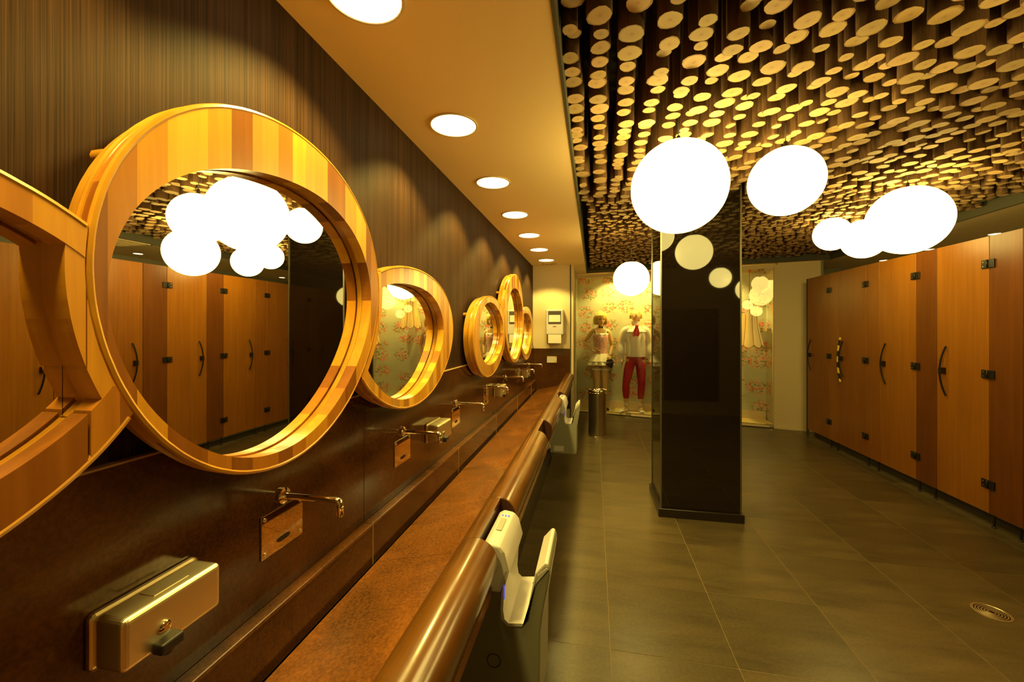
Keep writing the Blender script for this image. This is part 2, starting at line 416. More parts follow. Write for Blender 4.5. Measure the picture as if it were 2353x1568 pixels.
# ---------------------------------------------------------------- showcase
GX0, GX1 = -.36, 2.97
bk = .44
def rect_ob(x0, x1, d, z0, z1): return [(x0, yline(x0)+d, z0), (x1, yline(x1)+d, z0), (x1, yline(x1)+d, z1), (x0, yline(x0)+d, z1)]
struct(oblique(-.5, 3.1, bk, bk+.1, 0, ZC, 'wall_showcase', M['floral']))
sl = struct(G().box(-.36, -.345, 8.40, yline(-.36)+bk+.02, 0, ZC).obj('wall_showcase_side', M['floral']))
struct(G().prism([(3.02, yline(3.02)), (3.05, yline(3.02)), (3.05, yline(3.05)+bk), (3.02, yline(3.02)+bk)], 0, ZC).obj('wall_showcase_end', M['floral']))
pl = tag(oblique(-.34, 3.01, .03, bk, 0, .058, 'showcase_platform', M['platform'], None, .004), 'low pale yellow platform of the lit showcase under the mannequins', 'platform')
sk = struct(oblique(-.34, 3.01, bk-.02, bk, .058, .20, 'baseboard_showcase', M['cream']))
gf = thing('shop_window', 'glazed front of the lit showcase with slim cream frame', 'window')
for a, b in ((-.34, .62), (.625, 1.62), (1.625, 2.97)):
    oblique(a, b, 0, .008, .06, 2.70, 'glass_pane', M['glass'], gf)
oblique(-.34, 3.0, -.01, .02, .0, .012, 'bottom_channel', M['black'], gf)
oblique(.70, 2.9, -.03, -.005, .012, .045, 'sill_bar', M['cream'], gf)
oblique(2.97, 3.02, -.02, .03, 0, 2.76, 'frame_post', M['cream'], gf)
oblique(-.34, 3.0, -.005, .02, 2.70, 2.77, 'top_rail', M['cream'], gf)
for x in (.60, 1.6, 2.86):
    oblique(x, x+.10, -.02, .02, .012, .065, 'glass_clamp', M['steel'], gf)
oblique(2.84, 2.96, -.02, .02, 2.66, 2.705, 'glass_clamp', M['cream'], gf)

# ---------------------------------------------------------------- basin trough
tr_ = thing('trough_basin', 'long rust brown stone wash trough running under the faucets', 'sink')
for a, b in zip(ys[1:], ys[2:-1]+[YS-.014]):
    G().prism([(-.966, .615), (-.36, .745), (-.36, .705), (-.966, .575)], a+.001, b-.001, 'y').obj('basin_slab', M['granite_slab'], tr_)
    G().box(-1.0, -.987, a+.001, b-.001, .60, .783).obj('riser_stone', M['granite'], tr_)
    G().box(XG, -.985, a+.001, b-.001, .772, .787).obj('ledge_stone', M['granite_ledge'], tr_, .002, 1)
    G().box(-.988, -.984, a, a+.002, .60, .789).obj('joint_line', M['joint'], tr_)
G().box(-.9845, -.962, ys[1], YS-.02, .56, .585).obj('drain_slot', M['recess'], tr_)
G().box(-.56, -.53, -.7, YS-.02, 0, .665).obj('apron', M['pipe_dark'], tr_)
g = G(); g.box(-.53, -.527, 2.55, 2.9, .30, .62)
RC = (-.412, .845); RR = .081
rail = thing('round_rail', 'thick glossy brown wooden rail along the front edge of the trough', 'rail')
def arcpts(a0, a1, r, n=24): return [(RC[0]+r*math.cos(math.radians(a0+(a1-a0)*i/n)), RC[1]+r*math.sin(math.radians(a0+(a1-a0)*i/n))) for i in range(n+1)]
notches = [(1.41, 1.765), (2.99, 3.35), (4.57, 4.93)]
segs = [(-.7, 1.41), (1.765, 2.99), (3.35, 4.57), (4.93, YS-.02)]
for a, b in segs:
    g = G(); n = 40
    rings = []
    for yy, rr in ((a, RR-.004), (a+.004, RR), (b-.004, RR), (b, RR-.004)):
        rings.append([(RC[0]+rr*math.cos(2*PI*k/n), yy, RC[1]+rr*math.sin(2*PI*k/n)) for k in range(n)])
    g.loft(rings, caps=False); g.obj('rail_segment', M['rail'], rail)
    for yy, s in ((a, 1), (b, -1)):
        G().loft([[(RC[0]+rr*math.cos(2*PI*k/n), yy+s*dd, RC[1]+rr*math.sin(2*PI*k/n)) for k in range(n)] for rr, dd in ((RR-.004, .0), (.001, .0005))], caps=True).obj('rail_end', M['rail_end'], rail)
for a, b in notches:
    out = arcpts(84, 215, RR-.001); inn = arcpts(215, 84, RR-.022)
    G().prism(out+inn, a, b, 'y', True).obj('rail_cover', M['rail'], rail)
    G().prism(arcpts(86, 215, RR-.023)+[(RC[0]+.003, RC[1]-.05), (RC[0]+.003, RC[1]+.05)], a, b, 'y').obj('rail_core', M['rail_end'], rail)

# hand dryers hung on the apron at two of the notches
def dryer(y0, lab, sticker):
    t = thing('hand_dryer', lab, 'hand dryer', (-.30, y0, .27)); ox, oy, oz = t.location
    def P(pts): return [(x-ox, z-oz) for x, z in pts]
    w = .275
    body = [(-.50, .28), (-.215, .27), (-.190, .285), (-.185, .60), (-.178, .66), (-.160, .76), (-.150, .815), (-.156, .832), (-.168, .836), (-.200, .80), (-.222, .70), (-.232, .635), (-.245, .618), (-.30, .612), (-.318, .625), (-.323, .66), (-.318, .74), (-.300, .80), (-.318, .868), (-.335, .885), (-.375, .890), (-.398, .875), (-.402, .80), (-.402, .70), (-.50, .70)]
    G().prism(P(body), 0, w, 'y').obj('body', M['grey'], t, .006, 2)
    # white liner following the hand slot
    sl = [(-.162, .828), (-.196, .797), (-.219, .70), (-.230, .64), (-.245, .621), (-.30, .615), (-.315, .628), (-.320, .66), (-.315, .74), (-.297, .80), (-.314, .864), (-.332, .884)]
    inn = [(-.158, .823), (-.200, .770), (-.226, .690), (-.238, .630), (-.250, .610), (-.302, .604), (-.326, .625), (-.330, .66), (-.325, .74), (-.309, .80), (-.325, .860), (-.340, .876)]
    g = G(); pts = P(sl)+P(inn)[::-1]; g.prism(pts, -.004, w+.004, 'y', True); g.obj('slot_liner', M['white'], t)
    # scooped white back prong
    G().prism(P([(-.403, .72), (-.330, .72), (-.322, .75), (-.304, .80), (-.320, .868), (-.336, .888), (-.376, .894), (-.400, .880)]), -.008, w+.008, 'y').obj('rear_cowl', M['white'], t, .008, 3)
    G().prism(P([(-.372, .8945), (-.350, .8925), (-.350, .8935), (-.372, .8955)]), .10, .20, 'y').obj('control_strip', M['grey'], t)
    for k in range(3):
        G().box(-.362-ox+.012*(k-1), -.356-ox+.012*(k-1), .222, .230, .893-oz, .8955-oz).obj('indicator_light', M['led'], t)
    G().box(-.318-ox, -.314-ox, -.006, .0, .70-oz, .75-oz).obj('slot_light', M['led'], t)
    G().prism(P([(-.236, .612), (-.182, .60), (-.150, .80), (-.158, .838), (-.170, .840), (-.205, .80), (-.226, .70)]), .004, w-.004, 'y').obj('front_cowl', M['white'], t, .004, 2)
    G().lathe([(.012, 0), (.012, .003)], 0, 0, 14).obj('drain_plug', M['black'], t).matrix_local = Matrix.Translation((-.235-ox, w-.05, .625-oz))
    if sticker:
        G().box(-.44-ox, -.33-ox, -.002, 0, .30-oz, .36-oz).obj('rating_sticker', M['white'], t)
    else:
        n = 28
        g = G().loft([[(-.355-ox+r*math.cos(2*PI*k/n), -.0015, .47-oz+r*math.sin(2*PI*k/n)) for k in range(n)] for r in (.026, .023)], caps=False); g.obj('round_emblem', M['bronze'], t)
        cu = bpy.data.curves.new('e', 'FONT'); cu.body = 'eco'; cu.size = .018; cu.align_x = 'CENTER'; cu.align_y = 'CENTER'
    return t
dryer(1.44, 'nearest hand dryer, grey and white with a U-shaped slot in the rail', False)
dryer(4.61, 'farther hand dryer beside the steel bin, sticker on its grey side', True)
cb = tag(G().tube([(-.37+.03*math.sin(t*1.3), 3.28+.015*math.cos(t*2), .76-.035*t+.0*t) for t in [i*.4 for i in range(12)]]+[(-.35, 3.25, .58), (-.33, 3.22, .66), (-.345, 3.2, .74)], .005, 6).obj('loose_cable', M['black']), 'loose black cable dangling where the empty notch of the rail is', 'cable')
rg = random.Random(5); pts = []
for k in range(16):
    a = 2*PI*k/16; r = rg.uniform(.6, 1.15); pts.append((3.45+.10*r*math.cos(a), .50+.16*r*math.sin(a)))
tag(G().prism(pts, -.528, -.522, 'x').obj('plaster_patch', M['plaster']), 'ragged pale plaster patch on the apron below the empty rail notch', 'patch')

# ---------------------------------------------------------------- faucets, plates, soap dispensers
ordw = ['nearest', 'second', 'third', 'fourth', 'fifth', 'sixth', 'farthest']
def faucet():
    t = thing('wall_faucet', '', 'faucet', group='chrome wall faucets over the trough')
    g = G(); n = 20
    g.loft([[(xx, r*math.cos(2*PI*k/n), r*math.sin(2*PI*k/n)) for k in range(n)] for xx, r in ((0, .026), (.004, .027), (.010, .026), (.013, .018), (.022, .014))]); g.obj('wall_flange', M['chrome'], t)
    g = G(); g.tube([(.012, 0, 0), (.205, 0, 0), (.213, 0, -.002), (.2165, 0, -.009), (.2175, 0, -.02)], .0105, 14); g.obj('spout', M['chrome'], t)
    g = G(); g.lathe([(.011, -.018), (.0125, -.020), (.0125, -.024), (.011, -.026), (.011, -.050), (.009, -.052)], .2175, 0, 16); g.obj('aerator', M['chrome'], t)
    return t
def plate():
    t = thing('sensor_plate', '', 'plate', group='polished sensor plates below the faucets')
    G().box(0, .005, -.093, .093, -.069, .069).obj('plate', M['plate'], t, .0015, 2)
    g = G(); n = 20
    g.prism([(.022*math.cos(2*PI*k/n)*(1 if True else 1)+(.008 if math.cos(2*PI*k/n) > 0 else -.008)*1, .009*math.sin(2*PI*k/n)-.036) for k in range(n)], .005, .0062, 'x'); g.obj('sensor_eye', M['black'], t)
    for a in (-.08, .08):
        for b in (-.055, .055):
            G().prism([(a+.006*math.cos(2*PI*k/10), b+.006*math.sin(2*PI*k/10)) for k in range(10)], .005, .0075, 'x').obj('screw', M['steel'], t)
    return t
f0 = faucet(); p0 = plate()
for i in range(7):
    yy = 1.20+.88*i
    f = f0 if i == 0 else copy_tree(f0); f.location = (XG, yy, 1.11)
    setlabel(f, ['chrome wall faucet nearest the camera, below the largest round mirror',
                 'second nearest chrome wall faucet, just before a soap dispenser',
                 'third nearest chrome wall faucet, between the second and third soap dispensers',
                 'chrome wall faucet under the first mirror of the far trio',
                 'chrome wall faucet under the tall mirror of the far trio',
                 'chrome wall faucet second from the end wall',
                 'chrome wall faucet closest to the end wall and paper towel dispenser'][i])
    p = p0 if i == 0 else copy_tree(p0); p.location = (XG, yy, 1.007)
    setlabel(p, 'polished steel sensor plate ' + ['under the faucet nearest the camera', 'under the second nearest faucet', 'under the third nearest faucet', 'under the faucet below the first far mirror', 'under the faucet below the tall far mirror', 'under the faucet second from the end wall', 'under the faucet closest to the end wall'][i])
def soap():
    t = thing('soap_dispenser', '', 'soap dispenser', group='steel soap dispensers on the granite')
    G().box(0, .016, -.118, .118, -.060, .060).obj('back_flange', M['steel'], t, .012, 3)
    b = G().box(.012, .092, -.112, .112, -.056, .056).obj('body', M['steel'], t, .012, 4)
    G().box(.028, .070, -.035, .045, .0555, .0575).obj('refill_lid', M['steel'], t, .001, 1)
    g = G(); n = 20
    g.loft([[(xx, -.03+r*math.cos(2*PI*k/n), -.012+r*math.sin(2*PI*k/n)) for k in range(n)] for xx, r in ((.090, .015), (.096, .015), (.098, .012), (.099, .006))]); g.obj('lock_button', M['chrome'], t)
    G().box(.088, .118, -.055, -.005, -.056, -.032).obj('push_lever', M['black'], t, .004, 2)
    G().lathe([(.011, -.066), (.013, -.056), (.013, -.05)], .100, -.03, 12).obj('nozzle', M['black'], t)
    return t
s0 = soap()
for i, yy in enumerate((.772, 2.505, 4.265, 5.99)):
    s = s0 if i == 0 else copy_tree(s0); s.location = (XG, yy, 1.018)
    setlabel(s, ['large brushed steel soap dispenser nearest the camera', 'second nearest steel soap dispenser, behind the second faucet', 'third steel soap dispenser, below the far trio of mirrors', 'farthest steel soap dispenser, close to the end wall'][i])

# ---------------------------------------------------------------- mirrors
def curve(c4, h=(1, 0, 0, .02, .01, 0, .02)):
    """closed outline: centre, half axes and a gentle harmonic wobble (hand-shaped wood)"""
    cy, cz, a, b = c4; cz += CAM_H; pts = []
    for k in range(181):
        t = 2*PI*k/181; r = h[0]+sum(h[2*m-1]*math.cos(m*t)+h[2*m]*math.sin(m*t) for m in (1, 2, 3))
        pts.append((r*math.cos(t), r*math.sin(t)))
    return (cy, cz, a, b, pts)
def rho(e, y, z, grow=0):
    """< 1 inside"""
    yn = (y-e[0])/(e[2]+grow); zn = (z-e[1])/(e[3]+grow); t = math.atan2(zn, yn) % (2*PI); k = t/(2*PI)*181; i = int(k) % 181; q = k-int(k)
    p0, p1 = e[4][i], e[4][(i+1) % 181]; r = math.hypot(*p0)*(1-q)+math.hypot(*p1)*q
    return math.hypot(yn, zn)/r
def iv(e, y, grow=0):
    cy, cz, a, b, pts = e; yn = (y-cy)/(a+grow); zs = []
    for (y0_, z0_), (y1_, z1_) in zip(pts, pts[1:]+pts[:1]):
        if (y0_ <= yn) != (y1_ <= yn): zs.append(z0_+(z1_-z0_)*(yn-y0_)/(y1_-y0_))
    if len(zs) < 2: return None
    return (cz+min(zs)*(b+grow), cz+max(zs)*(b+grow))
def sub(L, i):
    if i is None: return L
    out = []
    for a, b in L:
        if i[1] <= a or i[0] >= b: out.append((a, b)); continue
        if i[0] > a: out.append((a, i[0]))
        if i[1] < b: out.append((i[1], b))
    return [q for q in out if q[1]-q[0] > 2e-4]
def inter(L, i):
    if i is None: return []
    return [(max(a, i[0]), min(b, i[1])) for a, b in L if min(b, i[1])-max(a, i[0]) > 2e-4]
def region(outer, subs=(), ands=()):
    def fn(y):
        i = iv(*outer, y=y) if False else iv(outer[0], y, outer[1])
        if i is None: return []
        L = [i]
        for e, gr in ands: L = inter(L, iv(e, y, gr))
        for e, gr in subs: L = sub(L, iv(e, y, gr))
        return L
    return fn
def breaks(ells):
    out = []
    for e, gr in ells:
        out += [e[0]+min(p[0] for p in e[4])*(e[2]+gr), e[0]+max(p[0] for p in e[4])*(e[2]+gr)]
    return out
def pieces(fn, y0, y1, bks, n=22):
    ys_ = [y0+(y1-y0)*i/n for i in range(n+1)]
    for b in bks:
        for d in (1e-5, 3e-4, 1.5e-3, 4e-3, 9e-3, 1.6e-2):
            for s in (-1, 1):
                if y0 < b+s*d < y1: ys_.append(b+s*d)
    ys_.sort(); runs = []; cur = None
    for y in ys_:
        L = fn(y)
        if cur and cur[0] == len(L) and len(L): cur[1].append((y, L))
        else:
            if cur and cur[0]: runs.append(cur)
            cur = [len(L), [(y, L)]]
    if cur and cur[0]: runs.append(cur)
    res = []
    for k, sm in runs:
        if len(sm) < 2: continue
        for q in range(k): res.append([(y, L[q][0], L[q][1]) for y, L in sm])
    return res
def strip(samples, xf, xb, g=None):
    g = g or G(); n = len(samples); v = []
    for y, lo, hi in samples: v += [(xf, y, lo), (xf, y, hi), (xb, y, lo), (xb, y, hi)]
    f = []
    for i in range(n-1):
        a, b = 4*i, 4*i+4
        f += [(a, a+1, b+1, b), (a+2, b+2, b+3, a+3), (a, b, b+2, a+2), (a+1, a+3, b+3, b+1)]
    f += [(0, 2, 3, 1), (4*n-4, 4*n-3, 4*n-1, 4*n-2)]
    return g.add(v, f)
XF, XM, XB, XGL = -.930, -.972, -1.018, -.987
def mirror(outer, inner, clips, rim, label, seed, ws=(.05, .12), low=(0, 1, 2, 4, 0)):
    t = thing('round_mirror', label, 'mirror', (XW, outer[0], outer[1]-outer[3]), group='wood framed mirrors on the dark wall')
    inv = Matrix.Translation(-Vector(t.location))
    rr = random.Random(seed)
    O, I, CL = outer, inner, clips
    ymin = O[0]+min(p[0] for p in O[4])*O[2]; ymax = O[0]+max(p[0] for p in O[4])*O[2]
    def put(g, name, m, bevel=0):
        me = g.mesh(name, bevel, 1); me.transform(inv); return link(name, me, m, t)
    fn = region((O, -.006), [(I, 0)]+CL)
    bk_ = breaks([(O, -.006), (I, 0)]+CL)
    y = ymin; lastt = -1
    while y < ymax:
        w = rr.uniform(*ws); y2 = min(y+w, ymax)
        if ymax-y2 < .03: y2 = ymax
        ti = rr.choice([i for i in (0, 1, 1, 2, 2, 3, 4, 0) if i != lastt]); lastt = ti
        for s in pieces(fn, y, y2, bk_):
            if s[-1][0]-s[0][0] < .004: continue
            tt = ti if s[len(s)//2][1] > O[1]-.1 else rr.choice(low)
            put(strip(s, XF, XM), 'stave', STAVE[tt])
        y = y2
    # rounded lips
    def lip(e, grow, x, r, name, m):
        pts = []; runs = []; N = 140
        for k in range(N+1):
            p_ = e[4][(k*181//N) % 181]; yy = e[0]+(e[2]+grow)*p_[0]; zz = e[1]+(e[3]+grow)*p_[1]
            inside = any(rho(c, yy, zz, gr) < 1.0 for c, gr in CL)
            if inside:
                if len(pts) > 2: runs.append(pts)
                pts = []
            else: pts.append((x, yy, zz))
        if len(pts) > 2: runs.append(pts)
        g = G()
        for p in runs: g.tube(p, r, 8)
        put(g, name, m)
    lip(O, -.008, XF-.007, .0085, 'front_lip', M['frame_edge'])
    lip(O, -.009, XM, .008, 'middle_lip', M['frame_edge'])
    # backing ring with a groove
    g = G(); fb_ = region((O, -.014), [(I, .005)]+CL)
    for s in pieces(fb_, ymin, ymax, breaks([(O, -.014), (I, .005)]+CL), 90): strip(s, XM-.005, XB, g)
    put(g, 'backing_ring', M['frame_edge'])
    g = G(); fq = region((O, -.022), [(I, .010)]+CL)
    for s in pieces(fq, ymin, ymax, breaks([(O, -.022), (I, .010)]+CL), 90): strip(s, XM, XM-.005, g)
    put(g, 'glue_groove', M['frame_groove'])
    # glass
    g = G(); fg = region((I, .0055), CL)
    for s in pieces(fg, ymin, ymax, breaks([(I, .0055)]+CL), 90): strip(s, XGL, XGL-.004, g)
    put(g, 'mirror_glass', M['mirror'])
    if rim:
        c, gr, wd = rim
        fr = region((O, -.012), [(c, gr)], [(c, gr+wd)])
        g = G()
        for s in pieces(fr, ymin, ymax, breaks([(c, gr), (c, gr+wd), (O, -.012)]), 70): strip(s, XF-.001, XB, g)
        put(g, 'joining_rim', STAVE[0])
    for a in (2.6, 1.2, -.8):
        yy = O[0]+(O[2]-.03)*math.cos(a); zz = O[1]+(O[3]-.03)*math.sin(a)
        if any(rho(c, yy, zz, gr) < 1.0 for c, gr in CL): continue
        g = G(); g.tube([(XB+.001, yy, zz), (XG if zz < 1.36 else XW, yy, zz)], .016, 10); put(g, 'standoff', M['frame_edge'])
    return t
B1 = curve((1.12, .115, .53, .527), (.998, 0, .0056, .0023, .0244, .0081, .0185)); B1i = curve((1.10, .059, .455, .418), (1.021, .0127, .0072, .0281, .041, -.0006, .0368))
B2 = curve((4.86, .138, .59, .54), (1.0, -.0074, -.0017, .0058, .0155, -.0204, .012)); B2i = curve((4.86, .076, .5, .431), (1.007, .0317, .0006, .0138, .0224, .0101, .0198))
H3 = (1.02, -.0113, .0079, .0259, .0144, .0008, .0288); H3i = (1.02, -.018, .0022, .0321, .0195, .0027, .0505)
H4 = (1.009, -.0048, .0077, .0275, .0389, .0157, .0182); H4i = (.9886, -.0408, -.0011, .0084, .0096, .0412, -.0018)
mirror(B1, B1i, [], None, 'largest round wooden mirror, in front, made of striped light and dark staves', 17, low=(3, 2, 3, 2, 0))  # darker lower staves put the shade on the frame's lower half into colour
mirror(curve((.145, -.046, .575, .370)), curve((.13, -.030, .53, .292)), [(B1, .002)], (B1, .002, .030), 'wooden mirror cut off by the picture edge, joined to the largest one', 8, (.07, .16), low=(3, 0, 4, 2))
mirror(curve((2.04, -.034, .57, .37), H3), curve((1.98, -.047, .445, .296), H3i), [(B1, .002)], (B1, .002, .028), 'oval striped mirror just behind the largest one, showing a lampshade', 23, (.03, .07))
mirror(B2, B2i, [], None, 'tall round wooden mirror in the middle of the far trio', 31)
mirror(curve((3.69, -.058, .575, .377), H4), curve((3.74, -.038, .475, .289), H4i), [(B2, .002)], (B2, .002, .033), 'oval wooden mirror that is the nearest of the far trio', 37, (.04, .09))
mirror(curve((5.76, -.050, .55, .38), H3), curve((5.70, -.045, .45, .29), H3i), [(B2, .002)], (B2, .002, .03), 'small oval wooden mirror closest to the end wall', 41, (.05, .1))

# ---------------------------------------------------------------- cubicle doors
unit = .797
B0 = 7.19        # far boundary of the last unit
hw = thing  # short alias
def cubicle(k):
    yb = B0-k*.82; yh = 6.59-.80*k if k < 4 else yb-.57; ye = yb-.82
    names = ['farthest toilet cubicle door, next to the cream wall', 'second toilet cubicle door from the cream wall, its handle wrapped in hazard tape',
             'third toilet cubicle door from the cream wall', 'nearest fully visible toilet cubicle door, close to the floor drain']
    lab = names[k] if k < 4 else 'wooden cubicle door seen only in the mirrors'
    d = thing('cubicle_door', lab, 'door', (XD, (yb+yh)/2, 0), group='wooden toilet cubicle doors' if k < 4 else 'cubicle doors behind the viewpoint')
    oy = (yb+yh)/2
    G().box(0, .025, yh-oy+.003, yb-oy-.003, .11, 2.46).obj('door_leaf', DOOR[[0, 0, 2, 2, 0, 2, 0][k % 7]], d, .001, 1)
    # bowed pull handle
    hy = yb-.105-oy
    pts = []
    for q in range(17):
        s = -1+2*q/16; pts.append((-.014-.030*(1-s*s), hy-.018+.030*(1-s*s), 1.275+.235*s))
    g = G(); g.tube(pts, .008, 8); h = g.obj('pull_handle', M['bronze'], d)
    G().box(-.046, 0, hy-.004, hy+.030, 1.245, 1.305).obj('lock_block', M['bronze'], h, .003, 1).parent = h
    if k == 1:
        G().tube([(-.016-.030*(1-(s/1.2)**2), hy+.012+.02*(1-s*s), 1.26+.30*s) for s in [-1+2*q/12 for q in range(13)]], .0125, 10).obj('tape_wrap', M['tape'], h)
    p = thing('cubicle_panel', ['narrow fixed panel right of the farthest cubicle door', 'narrow fixed panel right of the cubicle door with the taped handle', 'dark narrow fixed panel right of the third cubicle door', 'dark narrow fixed panel right of the nearest cubicle door'][k] if k < 4 else 'narrow fixed panel between cubicle doors seen only in the mirrors', 'panel', (XD, (yh+ye)/2, 0), group='fixed panels between cubicle doors' if k < 4 else 'cubicle panels behind the viewpoint')
    oy2 = (yh+ye)/2
    w0 = ye if k != 3 else ye
    G().box(0, .025, w0-oy2+.002, yh-oy2-.003, .11, 2.46).obj('panel_board', DOOR[[2, 0, 1, 1, 0, 1, 2][k % 7]], p, .001, 1)
    for z in (.355, 1.287, 2.225):
        hg = G(); hg.box(-.012, 0, yh-oy-.0+.006, yh-oy+.060, z-.036, z+.036); h1 = hg.obj('hinge', M['black'], d, .002, 1)
        G().box(-.012, 0, yh-oy2-.055, yh-oy2-.002, z-.036, z+.036).obj('hinge', M['black'], p, .002, 1)
        g = G(); g.tube([(-.014, yh-oy+.002, z-.036), (-.014, yh-oy+.002, z+.036)], .006, 8); g.obj('hinge_pin', M['bronze'], h1)
        for zz in (-.018, .018):
            G().prism([(yh-oy+.04+.005*math.cos(2*PI*q/8), z+zz+.005*math.sin(2*PI*q/8)) for q in range(8)], -.0145, -.012, 'x').obj('hinge_screw', M['steel'], h1)
    for yy in (yh-.03-oy2, ye+.03-oy2):
        G().lathe([(.016, 0), (.016, .006), (.009, .012), (.009, .112)], .012, yy, 10).obj('foot', M['black'], p)
for k in range(9): cubicle(k)
G().box(XD-.002, XD+.02, B0-.002, B0+.035, 0, 2.46).obj('end_post', M['fascia']).name = 'end_post'
tag(bpy.data.objects['end_post'], 'slim dark post between the farthest cubicle door and the cream wall', 'post')
struct(G().box(XD+.10, XD+.14, Y0, 7.2, 0, .06).obj('trim_3', M['fascia']))

# ---------------------------------------------------------------- pendants
def pendant(x, y, z, r, lab, grp='glowing globe pendants'):
    t = thing('globe_pendant', lab, 'pendant lamp', (x, y, z), group=grp)
    g = G(); n = 40; prof = []
    for i in range(25):
        a = -PI/2+i*(PI*.86)/24
        prof.append((max(.0005, r*math.cos(a)), r*math.sin(a)*.985))
    rt = prof[-1][0]; zt = prof[-1][1]
    prof += [(rt*.93, zt+.004), (rt*.6, zt+.003)]
    g.lathe(prof, 0, 0, n, caps=True); g.obj('glass_globe', M['globe'], t)
    G().lathe([(rt*.55, zt+.002), (rt*.55, zt+.015), (.012, zt+.03), (.010, zt+.06), (.003, zt+.065)], 0, 0, 16).obj('cap', M['bronze'], t)
    G().tube([(0, 0, zt+.06), (0, 0, ZR-z)], .0028, 6).obj('cord', M['black'], t)
P_ = [(.485, 2.535, 2.50, .268, 'largest globe pendant, hanging in front of the column top'),
      (1.12, 2.71, 2.55, .20, 'globe pendant just right of the column top'),
      (2.43, 3.78, 2.53, .265, 'large globe pendant at right, overlapping a smaller one'),
      (2.72, 4.83, 2.60, .20, 'globe pendant partly hidden behind the large right one'),
      (2.53, 5.02, 2.70, .176, 'small globe pendant left of the right hand cluster'),
      (.42, 4.87, 2.25, .20, 'lower globe pendant hanging before the mannequins'),
      (.64, 3.31, 2.62, .16, 'globe pendant hidden behind the largest one, seen in the round mirror'),
      (1.83, 1.18, 2.43, .15, 'small globe pendant outside the picture, reflected in the column'),
      (2.10, 1.50, 2.22, .16, 'globe pendant outside the picture, cut by the column edge reflection')]
for p in P_: pendant(*p)

# ---------------------------------------------------------------- ceiling downlights
def spot(name, loc, W, cone, blend, parent, size=.06, col=WARM, rot=(0, 0, 0)):
    l = bpy.data.lights.new(name, 'SPOT'); l.energy = W; l.spot_size = math.radians(cone); l.spot_blend = blend; l.color = col; l.shadow_soft_size = size
    o = bpy.data.objects.new(name, l); C.objects.link(o); o.location = loc; o.rotation_euler = rot
    if parent: o.parent = parent
    return o
dl_l = {0: 'downlight cut by the top of the picture, nearest the camera', 1: 'second recessed round downlight along the dark wall', 2: 'third recessed round downlight along the dark wall', 3: 'fourth recessed round downlight along the dark wall', 4: 'fifth recessed round downlight along the dark wall', 5: 'sixth recessed round downlight along the dark wall', 6: 'last recessed round downlight, before the end wall'}
def downlight(x, y, r, lab, W, cone=118, small=False):
    t = thing('downlight', lab, 'ceiling light', (x, y, ZC), group='round downlights over the trough' if not small else 'small spot lights over the cubicles')
    n = 32
    G().lathe([(r*1.10, 0), (r*1.10, -.005), (r*1.02, -.006), (r, -.002)], 0, 0, n, caps=False).obj('trim_ring', M['cream'], t)
    G().lathe([(r, -.0015), (r, -.0035), (r*.6, -.004)], 0, 0, n).obj('diffuser', M['disc_small' if small else 'disc'], t)
    spot('spot', (0, 0, -.02), W, cone, .22, t, .05 if small else .10)
for i in range(-1, 7):  # the first one made is an unseen lamp, added for its light
    downlight(-.748, 1.235+.885*i, .120, dl_l.get(i, 'unseen downlight added for its light at the near end of the trough'), DOWN_W)
for i, y in ((2, 2.9), (3, 3.85), (4, 4.80), (5, 5.76), (6, 6.70), (7, 7.62)):
    downlight(4.57, y, .055, 'small spot light above the cubicles, ' + ['', '', 'seen only in the mirrors', 'just out of the picture', 'behind the tallest door panel', 'nearest of the three visible', 'middle of the three visible', 'farthest of the three visible'][i], 12, 120, True)
# vents
def vent(x0, x1, y0, y1, lab):
    t = thing('ceiling_vent', lab, 'vent', ((x0+x1)/2, (y0+y1)/2, ZC)); w, h = (x1-x0)/2, (y1-y0)/2
    g = G(); g.box(-w, w, -h, -h+.02, -.008, 0); g.box(-w, w, h-.02, h, -.008, 0); g.box(-w, -w+.02, -h, h, -.008, 0); g.box(w-.02, w, -h, h, -.008, 0); g.obj('vent_frame', M['cream'], t)
    G().box(-w+.02, w-.02, -h+.02, h-.02, -.002, -.001).obj('dark_opening', M['fascia'], t)
    n = int((2*w-.04)/.05)
    for k in range(n):
        xx = -w+.03+k*(2*w-.06)/max(1, n-1); G().box(xx-.002, xx+.012, -h+.02, h-.02, -.007, -.002).obj('slat', M['soffit'], t)
vent(3.72, 4.22, 3.7, 4.35, 'square ceiling vent above the nearest cubicle')
vent(-.86, -.62, 6.86, 6.98, 'slim ceiling vent at the end wall behind the last downlight')
vent(3.72, 4.1, 6.2, 6.5, 'small ceiling vent above the farthest cubicles')

# ---------------------------------------------------------------- end wall items
t = thing('towel_dispenser', 'white paper towel dispenser on the cream end wall', 'towel dispenser', (-.65, YS, 1.57))
G().box(-.15, .15, -.20, 0, 0, .44).obj('housing', M['white'], t, .025, 3)
G().box(-.11, .11, -.207, -.19, .19, .41).obj('window', M['smoke'], t, .008, 2)
G().box(-.10, .10, -.212, -.20, .22, .34).obj('paper_roll', M['paper'], t, .006, 2)
G().box(-.11, .11, -.195, -.14, -.135, .02).obj('paper_sheet', M['paper'], t)
g = G(); g.prism([(-.035, .150), (-.012, .150), (0, .158), (.012, .150), (.035, .150), (.022, .143), (-.022, .143)], -.2035, -.2, 'y'); g.obj('emblem', M['smoke'], t)
G().box(.15, .158, -.16, -.08, .05, .16).obj('side_lever', M['white'], t, .003, 1)
t = thing('notice_card', 'small white and yellow notice card on the granite end wall', 'sign', (-.715, YS-.012, 1.09))
G().box(-.085, .085, -.004, 0, 0, .11).obj('card', M['paper'], t)
